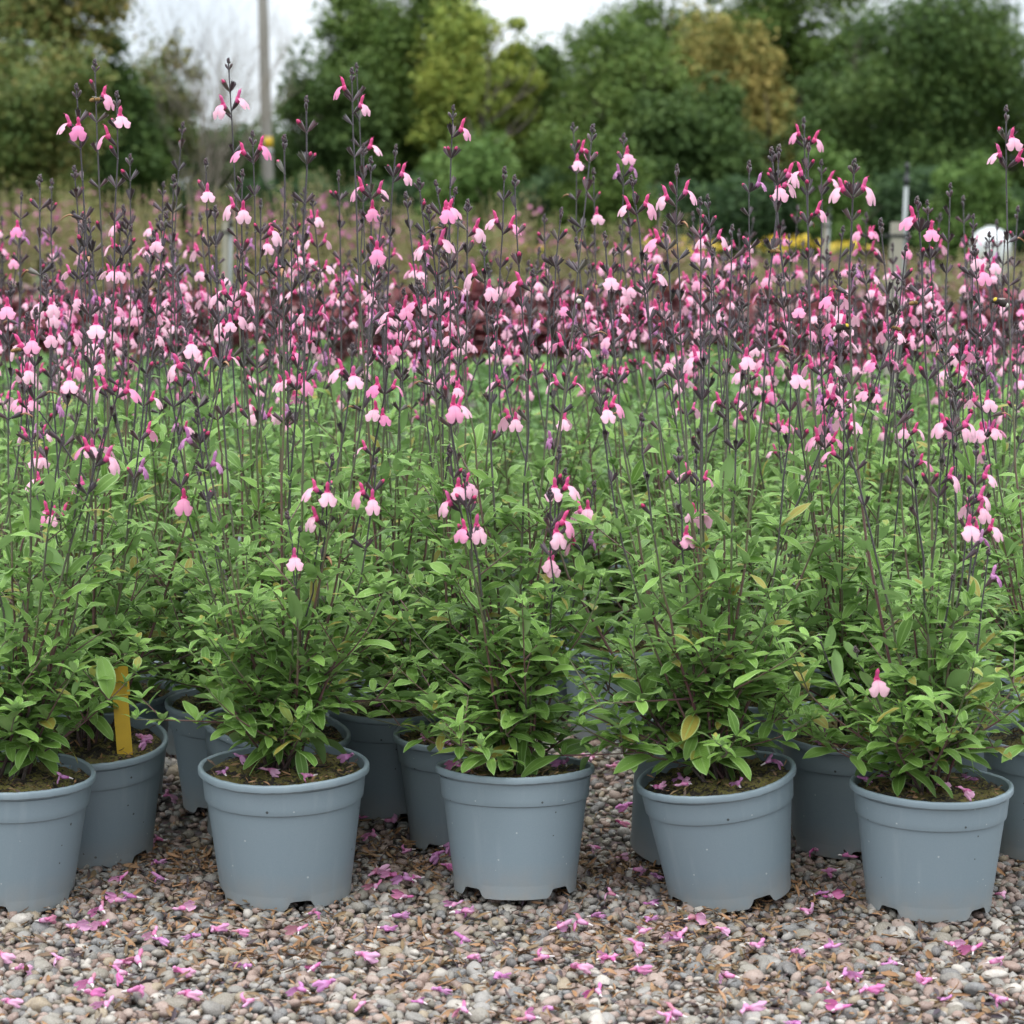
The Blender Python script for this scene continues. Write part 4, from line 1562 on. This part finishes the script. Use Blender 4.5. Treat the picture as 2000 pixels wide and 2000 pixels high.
BEES = [
    ('honey', 190, 195, 0.15, 'honeybee flying beside the tall spike by the left trees'), ('honey', 36, 684, 0.35, 'honeybee at pale flowers near the left edge'),
    ('honey', 1745, 640, 3.0, 'honeybee hovering left of a pink flower in front of the wine-red leaves'), ('honey', 1510, 491, 2.8, 'honeybee on dark buds below the yellow flower strip'),
    ('honey', 1787, 592, 0.6, 'honeybee clinging to a pink flower right of the wooden stake'),
    ('bumble', 1133, 584, 1.4, 'dark bumblebee feeding on a pink flower at the middle of the spikes'), ('bumble', 1648, 640, 0.0, 'bumblebee half hidden behind a pink flower left of the wooden stake'), ('bumble', 1949, 590, 2.9, 'bumblebee with a bright yellow back near the right edge'),
]
first = {}
for kind, px_, py_, yaw, lab in BEES:
    if kind in first:
        b_ = copy_tree(first[kind])
    else:
        b_ = first[kind] = make_bee(kind)
    b_.location = at(px_, py_, 2.50)
    b_.rotation_euler = (R(rnd.uniform(-15, 15)), R(rnd.uniform(-20, 5)), yaw)
    tag(b_, lab, 'bee', 'honeybees among the flowers' if kind == 'honey' else 'bumblebees among the flowers')

# ------------------------------------------------------------------ sprinkler stakes


def riser(px_, y_top_wood, y_top_pipe, Y, wood_w, label):
    b0 = at(px_, y_top_wood, Y)
    root = bpy.data.objects.new('sprinkler_stake', None)
    COL.objects.link(root)
    root.location = (b0.x, Y, -0.02)
    tag(root, label, 'irrigation stake', 'irrigation stakes')
    zt = b0.z + 0.02
    mb = MB()
    mb.box((-wood_w / 2, -wood_w / 2, 0), (wood_w / 2, wood_w / 2, zt), M['wood'])
    o_ = obj('wooden_stake', mb.mesh('wooden_stake', True), root)
    o_.rotation_euler = (0, R(1.5), 0)
    zp = at(px_, y_top_pipe, Y).z + 0.02
    xo = wood_w / 2 + 0.012
    mb = MB()
    mb.tube([(xo, 0, 0), (xo + 0.008, 0, zp * 0.5), (xo + 0.02, 0, zp - 0.09)], [0.0095] * 3, M['metal'], 10)
    obj('riser_pipe', mb.mesh('riser_pipe'), root)
    mb = MB()
    mb.tube([(xo + 0.02, 0, zp - 0.09), (xo + 0.021, 0, zp - 0.06), (xo + 0.021, 0, zp - 0.058), (xo + 0.022, 0, zp - 0.025), (xo + 0.022, 0, zp - 0.02), (xo + 0.022, 0, zp)], [0.0125, 0.0125, 0.008, 0.008, 0.0115, 0.006], M['black'], 10)
    obj('sprinkler_head', mb.mesh('sprinkler_head'), root)
    mb = MB()
    zb = zt - 0.06
    mb.box((-wood_w / 2 - 0.004, -wood_w / 2 - 0.004, zb), (xo + 0.03, wood_w / 2 + 0.004, zb + 0.012), M['black'])
    obj('strap', mb.mesh('strap', True), root)


riser(1742, 434, 318, 9.0, 0.047, 'pale wooden stake with a tall sprinkler pipe strapped to it, right of the middle')
riser(432, 432, 408, 11.0, 0.03, 'slim pale stake with a short sprinkler pipe, left of the utility pole')
riser(1606, 425, 405, 15.0, 0.026, 'thin distant sprinkler stake near the strip of yellow flowers')

# ------------------------------------------------------------------ utility pole
Yp = 44.0
pb, ptop = at(528, 520, Yp), at(506, -260, Yp)
root = bpy.data.objects.new('utility_pole', None)
COL.objects.link(root)
root.location = (pb.x, Yp, -0.02)
tag(root, 'tall weathered utility pole with a small yellow sign, before the left trees', 'utility pole')
mb = MB()
d_ = Vector((ptop.x - pb.x, 0, ptop.z + 0.02))
mb.tube([d_ * (i / 8) for i in range(9)], [0.128 - 0.0055 * i for i in range(9)], M['pole'], 16)
obj('pole', mb.mesh('pole'), root)


def plate(name, py0, py1, m_):
    mb = MB()
    a0, a1 = at(527, py1, Yp), at(527, py0, Yp)
    k0 = (a0.z + 0.02) / d_.z
    c_ = d_ * k0
    rr_ = 0.128
    P = []
    for z in (0.0, a1.z - a0.z):
        P.append([(c_.x + rr_ * math.cos(t), rr_ * math.sin(t), c_.z + z) for t in [R(-110) + R(85) * k / 6 for k in range(7)]])
    mb.grid(P, m_)
    o_ = obj(name, mb.mesh(name), root)
    sol = o_.modifiers.new('thickness', 'SOLIDIFY')
    sol.thickness = 0.006


plate('yellow_sign', 268, 290, M['yellow'])
plate('white_sign', 291, 297, M['white_p'])
mb = MB()
ax = d_ * 0.97
mb.box((ax.x - 0.9, -0.06 - 0.13, ax.z - 0.06), (ax.x + 0.9, 0.06 - 0.13, ax.z + 0.06), M['pole'])
obj('cross_arm', mb.mesh('cross_arm', True), root)

# ------------------------------------------------------------------ white tank
wt = at(1934, 492, 20.0)
root = bpy.data.objects.new('white_tank', None)
COL.objects.link(root)
root.location = (wt.x, 20.0, -0.02)
tag(root, 'white round-topped tank standing beyond the flower beds near the right edge', 'tank')
mb = MB()
rt = 0.185
zt = at(1934, 440, 20.0).z
mb.tube([(0, 0, 0), (0, 0, zt - 0.17), (0, 0, zt - 0.13), (0, 0, zt - 0.07), (0, 0, zt - 0.025), (0, 0, zt)], [rt, rt, rt * 0.97, rt * 0.82, rt * 0.55, rt * 0.2], M['white_p'], 28)
obj('shell', mb.mesh('tank_shell'), root)
mb = MB()
mb.tube([(0, 0, zt - 0.004), (0, 0, zt + 0.012)], [rt * 0.25, rt * 0.25], M['white_p'], 20)
obj('lid', mb.mesh('tank_lid'), root)

# ------------------------------------------------------------------ mid-ground plants (far out of focus)
QUAD = (np.array([(0, -0.5, 0), (0.55, -0.42, 0.06), (1, 0, -0.06), (0.55, 0.42, 0.06), (0, 0.5, 0), (0.5, 0, 0.16)], dtype=float),
        np.array([(0, 1, 5), (1, 2, 5), (2, 3, 5), (3, 4, 5), (4, 0, 5)]), np.array([(0.3, 0.1), (0.2, 0.5), (0.3, 0.95), (0.7, 0.5), (0.6, 0.1), (0.3, 0.5)]))


def rand_dir():
    z = rnd.uniform(-1, 1)
    a = rnd.uniform(0, 6.28)
    r_ = math.sqrt(1 - z * z)
    return Vector((r_ * math.cos(a), r_ * math.sin(a), z))


def tall_plant(seed, H, leafm, flm, n_st, fl_per):
    mbs = MB()
    lv, fv = [], []
    for k in range(n_st):
        a, r_ = rnd.uniform(0, 6.28), 0.2 * math.sqrt(rnd.random())
        h = H * rnd.uniform(0.72, 1.08)
        b0 = Vector((r_ * 0.3 * math.cos(a), r_ * 0.3 * math.sin(a), 0))
        t0 = Vector((r_ * 1.3 * math.cos(a), r_ * 1.3 * math.sin(a), h))
        mbs.tube([b0, b0.lerp(t0, 0.5) + Vector((0, 0, 0.02)), t0], [0.004, 0.003, 0.0015], leafm, 4, False)
        for j in range(26):
            t = rnd.uniform(0.12, 1.0)
            d = rand_dir()
            d.z = abs(d.z) * 0.7
            s = rnd.uniform(0.02, 0.045) * (1.25 - 0.75 * t)
            lv.append((0, np.array(frame(b0.lerp(t0, t), d, UP + rand_dir() * 0.5, s))))
        for j in range(fl_per):
            t = rnd.uniform(0.62, 1.0)
            d = rand_dir()
            if rnd.random() < 0.6:
                fv.append((0, np.array(frame(b0.lerp(t0, t) + d * 0.012, d, UP + rand_dir(), rnd.uniform(0.028, 0.05)))))
    return mbs, lv, fv


def mid_thing(name, meshes, label, cat, group, loc, s=1.0):
    root = bpy.data.objects.new(name, None)
    COL.objects.link(root)
    root.location = loc
    root.rotation_euler = (0, 0, rnd.uniform(0, 6.28))
    root.scale = (1, 1, s)
    tag(root, label, cat, group)
    for nm, me in meshes:
        obj(nm, me, root)
    return root


OL = []
for i in range(3):
    mbs, lv, fv = tall_plant(i, 1.0, M['f_olive'], M['f_pink'], 24, 1)
    OL.append([('stem', mbs.mesh('olive_stems')), ('foliage', batch('olive_foliage', [QUAD], lv, M['f_olive'])), ('blossom', batch('olive_blossom', [QUAD], fv, M['f_pink']))])
for ri, Y in enumerate((15.5, 17.0, 18.6, 20.4)):
    x = -0.25 * Y
    while x < 0.25 * Y:
        px_ = 1000 + x / Y * FPX
        hh = 1.12 if px_ < 700 else (1.02 if px_ < 1080 else (0.86 if px_ < 1350 else 0.68))
        if px_ > 1080:
            hh -= 0.03 * ri
        mid_thing('tall_salvia', OL[rnd.randrange(3)], 'tall olive leaved salvia with small pink flowers blurred behind the wine-red plants', 'flowering plant', 'tall salvias behind the wine-red plants',
                  (x + rnd.uniform(-.08, .08), Y + rnd.uniform(-.2, .2), -0.02), hh * rnd.uniform(0.92, 1.08))
        x += 0.42
YL = []
for i in range(2):
    mbs, lv, fv = tall_plant(i, 0.8, M['c_bright'], M['f_yellow'], 16, 0)
    fv = []
    for k in range(42):
        a, r_ = rnd.uniform(0, 6.28), 0.33 * math.sqrt(rnd.random())
        fv.append((0, np.array(frame((r_ * math.cos(a), r_ * math.sin(a), 0.70 + rnd.uniform(0, 0.13)), rand_dir(), UP + rand_dir() * 0.8, rnd.uniform(0.05, 0.08)))))
    YL.append([('stem', mbs.mesh('rudbeckia_stems')), ('foliage', batch('rudbeckia_foliage', [QUAD], lv, M['c_bright'])), ('blossom', batch('rudbeckia_blossom', [QUAD], fv, M['f_yellow']))])
for px_, hk in ((1030, 0.84), (1320, 0.90), (1362, 0.84), (1520, 0.90), (1562, 0.94), (1648, 0.86)):
    w = at(px_, 455, 25.0)
    mid_thing('yellow_daisy_plant', YL[rnd.randrange(2)], 'clump of bright yellow daisies in a broken strip below the trees', 'flowering plant', 'yellow daisies below the trees', (w.x, 25 + rnd.uniform(-.5, .5), -0.02), hk * 0.95)

MOUND = []


def mound(seed, H, W, material, n, s0, s1):
    lv = []
    for k in range(n):
        d = rand_dir()
        d.z = abs(d.z)
        rr_ = rnd.uniform(0.75, 1.05)
        c_ = Vector((d.x * W * rr_, d.y * W * rr_, 0.04 + d.z * (H - 0.04) * rr_))
        dd = (Vector((d.x, d.y, 0.15)) + rand_dir() * 0.5).normalized()
        lv.append((0, np.array(frame(c_, dd, Vector((d.x * 0.5, d.y * 0.5, 1)) + rand_dir() * 0.6, rnd.uniform(s0, s1)))))
    return batch('mound_leaves', [QUAD], lv, material)


HEU = [mound(i, 0.42, 0.22, M['f_wine'], 190, 0.055, 0.10) for i in range(4)]
for Y in (12.2, 12.8, 13.4, 14.0):
    x = -0.25 * Y - 0.2
    while x < 0.25 * Y + 0.2:
        mid_thing('heuchera', [('foliage', HEU[rnd.randrange(4)])], 'mound of wine-red heuchera leaves blurred behind the pink spikes', 'foliage plant', 'wine-red heucheras behind the spikes', (x + rnd.uniform(-.04, .04), Y + rnd.uniform(-.08, .08), -0.02), rnd.uniform(0.85, 1.12))
        x += 0.40
LOWP = [mound(i, 0.19, 0.26, M['f_low'], 230, 0.03, 0.06) for i in range(4)]
for Y in (6.4, 7.1, 7.8, 8.5, 9.2, 9.9, 10.6, 11.3):
    x = -0.25 * Y - 0.1
    while x < 0.25 * Y + 0.1:
        mid_thing('young_plant', [('foliage', LOWP[rnd.randrange(4)])], 'low pale green young plant blurred between the salvias and the wine-red mounds', 'foliage plant', 'low pale green plants behind the salvias', (x + rnd.uniform(-.05, .05), Y + rnd.uniform(-.1, .1), -0.02), rnd.uniform(0.8, 1.15))
        x += 0.56

# ------------------------------------------------------------------ trees and hedge
CLUMP = (np.array([(0, 0, 0), (0.5, -0.40, 0.06), (1, 0, -0.06), (0.5, 0.40, 0.06)], dtype=float), np.array([(0, 1, 2, 3)]), np.array([(0.3, 0.1), (0.2, 0.5), (0.3, 0.95), (0.7, 0.5)]))


def limb_tube(mb, p, d, L, r_, depth, mat_, rr, spread=0.6, kids=(2, 3)):
    e = p + d * L
    mid = p.lerp(e, 0.5) + Vector((rr.gauss(0, 0.05), rr.gauss(0, 0.05), 0)) * L
    mb.tube([p, mid, e], [r_, r_ * 0.82, r_ * 0.62], mat_, 7 if r_ > 0.05 else 4, False)
    if depth == 0:
        return
    for k in range(rr.randint(*kids)):
        nd = (d + Vector((rr.gauss(0, spread), rr.gauss(0, spread), rr.gauss(0.15, spread * 0.6)))).normalized()
        limb_tube(mb, p.lerp(e, rr.uniform(0.45, 1.0)), nd, L * rr.uniform(0.55, 0.85), r_ * 0.56, depth - 1, mat_, rr, spread, kids)


def make_tree(name, label, px_, hw, top, Y, mat_, n, seed, low=0.25, leaf=(0.10, 0.24), lobes=26, fill=0.75, cat='tree', group='trees behind the nursery beds', bare=False):
    """crown: many small leaf faces gathered in lobes of uneven size spread through the crown's volume"""
    rr = random.Random(seed)
    c0 = at(px_, 450, Y)
    W = hw / FPX * Y
    H = at(px_, top, Y).z
    root = bpy.data.objects.new(name, None)
    COL.objects.link(root)
    root.location = (c0.x, Y, -0.02)
    tag(root, label, cat, group)
    mb = MB()
    if name != 'shrub':
        limb_tube(mb, Vector((0, 0, 0)), Vector((rr.gauss(0, 0.04), 0, 1)).normalized(), H * 0.34, max(0.09, H * 0.022), 3, M['bark'], rr)
    else:
        for k in range(5):
            limb_tube(mb, Vector((0, 0, 0)), Vector((rr.gauss(0, 0.4), rr.gauss(0, 0.4), 1)).normalized(), H * 0.4, 0.03, 1, M['bark'], rr)
    obj('trunk', mb.mesh('trunk'), root)
    W *= 1.30
    n = int(n * 2.3)
    leaf = (leaf[0] * 0.6, leaf[1] * 0.62)
    zc, hz = H * (1 + low) / 2, H * (1 - low) / 2
    LB = []
    subs = [(Vector((0, 0, 0)), 0.74)]
    for k in range(6):
        a_ = rr.uniform(0, 6.28)
        sz = rr.uniform(0.30, 0.62)
        subs.append((Vector((math.cos(a_) * W * (1.05 - sz), math.sin(a_) * W * (1.05 - sz), rr.uniform(-1, 1) * hz * (1.08 - sz))), sz))
    wsub = [q[1] ** 2 for q in subs]
    for k in range(lobes * 2):
        oc, sz = rr.choices(subs, wsub)[0]
        d = Vector((rr.gauss(0, 1), rr.gauss(0, 1), rr.gauss(0, 1))).normalized()
        f_ = rr.uniform(0.2, 0.95) ** 0.55
        zz = d.z * f_
        wf = 1.0 if zz < 0 else math.sqrt(max(0.08, 1 - zz ** 2 * 0.6))
        lr = rr.choice((0.10, 0.14, 0.18, 0.24, 0.30)) * rr.uniform(0.8, 1.2) * min(W * 1.3, hz)
        LB.append((Vector((d.x * f_ * W * wf * sz, d.y * f_ * W * wf * sz, zc + zz * hz * sz)) + oc, lr, 0.75 if rr.random() < 0.5 else 1.0))
    tot = sum(r_ ** 1.7 for _, r_, _ in LB)
    lv = []

    def leaf_at(pt, d):
        if pt.z < 0.1:
            return
        s = rr.uniform(*leaf)
        nrm = d * 0.8 + UP * 0.7 + Vector((rr.gauss(0, .6), rr.gauss(0, .6), rr.gauss(0, .6)))
        xd = Vector((rr.gauss(0, 1), rr.gauss(0, 1), rr.gauss(0, 0.6) - 0.3))
        lv.append((0, np.array(frame(pt, xd, nrm, s, s * rr.uniform(0.7, 1.1)))))

    for c_, lr, flat in LB:   # sprays: flattened, ragged clumps
        for k in range(int(0.72 * n * lr ** 1.7 / tot)):
            d = Vector((rr.gauss(0, 1), rr.gauss(0, 1), rr.gauss(0, 1))).normalized()
            f_ = rr.uniform(0.1, 1.0) ** 0.45 * (rr.uniform(1.0, 1.45) if rr.random() < 0.2 else 1.0)
            leaf_at(c_ + Vector((d.x * lr * f_, d.y * lr * f_, d.z * lr * f_ * 0.8 * flat)), d)
    for k in range(int(0.28 * n)):   # loose leaves through the whole crown
        d = Vector((rr.gauss(0, 1), rr.gauss(0, 1), rr.gauss(0, 1))).normalized()
        f_ = rr.uniform(0.35, 1.04)
        oc, sz = rr.choices(subs, wsub)[0]
        wob = sz * (1 + 0.3 * noise.noise(Vector((d.x * 2.2 + seed, d.y * 2.2, d.z * 2.2))))
        leaf_at(Vector((d.x * W * f_ * wob, d.y * W * f_ * wob, zc + d.z * hz * f_ * wob)) + oc, d)
    cr_ = obj('crown', batch('crown', [CLUMP], lv, mat_), root)
    return root


D0 = 46.0
make_tree('tree', 'dark green tree whose top fills the upper left corner', 40, 170, -150, 40, M['c_olive'], 15000, 101, 0.35, (0.10, 0.22), 22)
make_tree('shrub', 'olive and golden leaved shrub at the far left', 45, 150, 70, 34, M['c_olive'], 14000, 102, 0.02, (0.09, 0.19), 34, cat='shrub')
make_tree('tree', 'dark green tree behind the olive shrub at the left', 245, 75, 55, 41, M['c_dark'], 10000, 103, 0.05, (0.11, 0.24), 24)
make_tree('tree', 'thin brownish tree left of the bare branches', 330, 62, 5, 44, M['c_olive'], 4200, 104, 0.12, (0.10, 0.20), 20)
make_tree('tree', 'low dark green tree behind the utility pole', 462, 115, 205, 49, M['c_dark'], 10000, 105, 0.02, (0.11, 0.24), 24)
make_tree('tree', 'dark green round tree right of the utility pole', 640, 105, 45, 46, M['c_dark'], 13000, 106, 0.02, (0.11, 0.24), 30)
make_tree('tree', 'tall mid green tree beside the yellow-green crown', 770, 130, -95, 48, M['c_mid'], 16000, 107, 0.02, (0.11, 0.25), 34)
make_tree('tree', 'yellow-green tree left of the middle gap of sky', 905, 82, -60, 46.5, M['c_yel'], 9000, 108, 0.26, (0.10, 0.22), 26)
make_tree('tree', 'small yellow-green tree leaning into the middle gap of sky', 975, 58, 40, 48.0, M['c_yel'], 5000, 128, 0.15, (0.10, 0.22), 20)
make_tree('tree', 'dark tree filling the dip below the middle gap of sky', 1040, 85, 62, 52, M['c_mid'], 11000, 109, 0.02, (0.12, 0.26), 26)
make_tree('tree', 'broad green tree right of the middle gap of sky', 1215, 130, -60, 47, M['c_mid'], 16000, 110, 0.02, (0.11, 0.25), 34)
make_tree('tree', 'ochre and yellow-green autumn tree in the right half', 1400, 80, -20, 50.5, M['c_gold'], 6500, 111, 0.30, (0.10, 0.22), 26)
make_tree('tree', 'second ochre tree right of the larger ochre crown', 1495, 62, 30, 49.5, M['c_gold'], 4200, 129, 0.20, (0.10, 0.22), 20)
make_tree('tree', 'dark green tree below the ochre crown', 1345, 105, 115, 45, M['c_dark'], 13000, 112, 0.02, (0.11, 0.24), 30)
make_tree('tree', 'tall green tree behind the ochre crown', 1560, 130, -110, 52, M['c_mid'], 14000, 113, 0.02, (0.12, 0.27), 30)
make_tree('tree', 'huge dark green tree with specks of sky in the right half', 1765, 190, -95, 46, M['c_dark'], 21000, 114, 0.02, (0.11, 0.24), 42)
make_tree('tree', 'green tree under the patch of sky in the upper right corner', 1985, 75, 75, 48, M['c_mid'], 9000, 115, 0.02, (0.11, 0.25), 24)
for i, (px_, hw_, top_, m_, lab) in enumerate(((560, 110, 150, 'c_dark', 'dark tree standing behind the round tree by the utility pole'), (700, 120, -10, 'c_mid', 'green tree half hidden behind the tall mid green tree'), (860, 120, 10, 'c_dark', 'dark tree showing behind the yellow-green crown'), (1010, 110, 110, 'c_dark', 'dark tree low behind the middle gap of sky'), (1120, 100, 40, 'c_mid', 'green tree just right of the middle gap of sky'),
                                               (1300, 130, -60, 'c_mid', 'tall green tree left of the ochre crown'), (1400, 120, -120, 'c_mid', 'tall green tree rising behind the ochre crown'), (1480, 130, -40, 'c_dark', 'dark tree behind the ochre crown'), (1640, 120, -60, 'c_dark', 'dark tree left of the huge dark tree'), (1890, 110, 20, 'c_dark', 'dark tree right of the huge dark tree'), (130, 150, 30, 'c_mid', 'green tree behind the olive shrub at the far left'))):
    make_tree('tree', lab, px_, hw_, top_, 54 + (i % 3), M[m_], 9000, 140 + i, 0.02, (0.12, 0.26), 26)
make_tree('shrub', 'yellowish green shrub under the yellow-green tree', 930, 80, 195, 41, M['c_bright'], 7000, 116, 0.02, (0.09, 0.2), 20, cat='shrub', group='shrubs before the hedge')
make_tree('shrub', 'bright green shrub at the foot of the huge dark tree', 1640, 60, 238, 41, M['c_bright'], 5500, 117, 0.02, (0.09, 0.2), 18, cat='shrub', group='shrubs before the hedge')
make_tree('shrub', 'pale green shrub near the right edge by the hedge', 1890, 70, 290, 41, M['c_bright'], 5000, 118, 0.02, (0.09, 0.2), 18, cat='shrub', group='shrubs before the hedge')
make_tree('shrub', 'mid green shrub before the hedge in the middle', 1180, 95, 215, 41.5, M['c_mid'], 7000, 119, 0.02, (0.09, 0.2), 20, cat='shrub', group='shrubs before the hedge')

# bare-branched tree
rr = random.Random(5)
bt = at(395, 450, 42)
root = bpy.data.objects.new('bare_tree', None)
COL.objects.link(root)
root.location = (bt.x, 42, -0.02)
tag(root, 'leafless pale brown tree with fine twigs against the sky', 'tree', 'trees behind the nursery beds')
mb = MB()
for k in range(7):
    limb_tube(mb, Vector((0, 0, 0)), Vector((rr.gauss(-0.02, 0.12), rr.gauss(0, 0.15), 1)).normalized(), 2.0, 0.03, 6, M['twig'], rr, 0.33, (2, 3))
obj('trunk', mb.mesh('bare_trunk'), root)

# long hedge
lv = []
for k in range(36000):
    x = rnd.uniform(-13, 13)
    H = 1.75 + 0.5 * noise.noise(Vector((x * 0.45, 0, 3))) + 0.25 * noise.noise(Vector((x * 1.7, 0, 9)))
    z = rnd.uniform(0.05, 1.0) * H
    yy = 43.0 + rnd.uniform(-0.9, 0.6) + 0.35 * noise.noise(Vector((x * 1.1, z * 1.1, 0)))
    lv.append((0, np.array(frame((x, yy, z), rand_dir(), Vector((0, -1, 0.7)) + rand_dir() * 0.8, rnd.uniform(0.10, 0.2)))))
root = bpy.data.objects.new('hedge', None)
COL.objects.link(root)
root.location = (0, 0, -0.02)
tag(root, 'long dark green hedge running along the foot of the trees', 'hedge')
tag(obj('foliage', batch('hedge_foliage', [CLUMP], lv, M['c_hedge']), root), kind='stuff')
mb = MB()
for k in range(40):
    x = -13 + k * 0.66
    mb.tube([(x, 43.1, 0), (x + rnd.uniform(-.1, .1), 43.1, 0.8), (x + rnd.uniform(-.2, .2), 43.1, 1.3)], [0.035, 0.03, 0.015], M['bark'], 5)
tag(obj('stems', mb.mesh('hedge_stems'), root), kind='stuff')
print('objects', len(bpy.data.objects), 'plants', len(PLANTS))
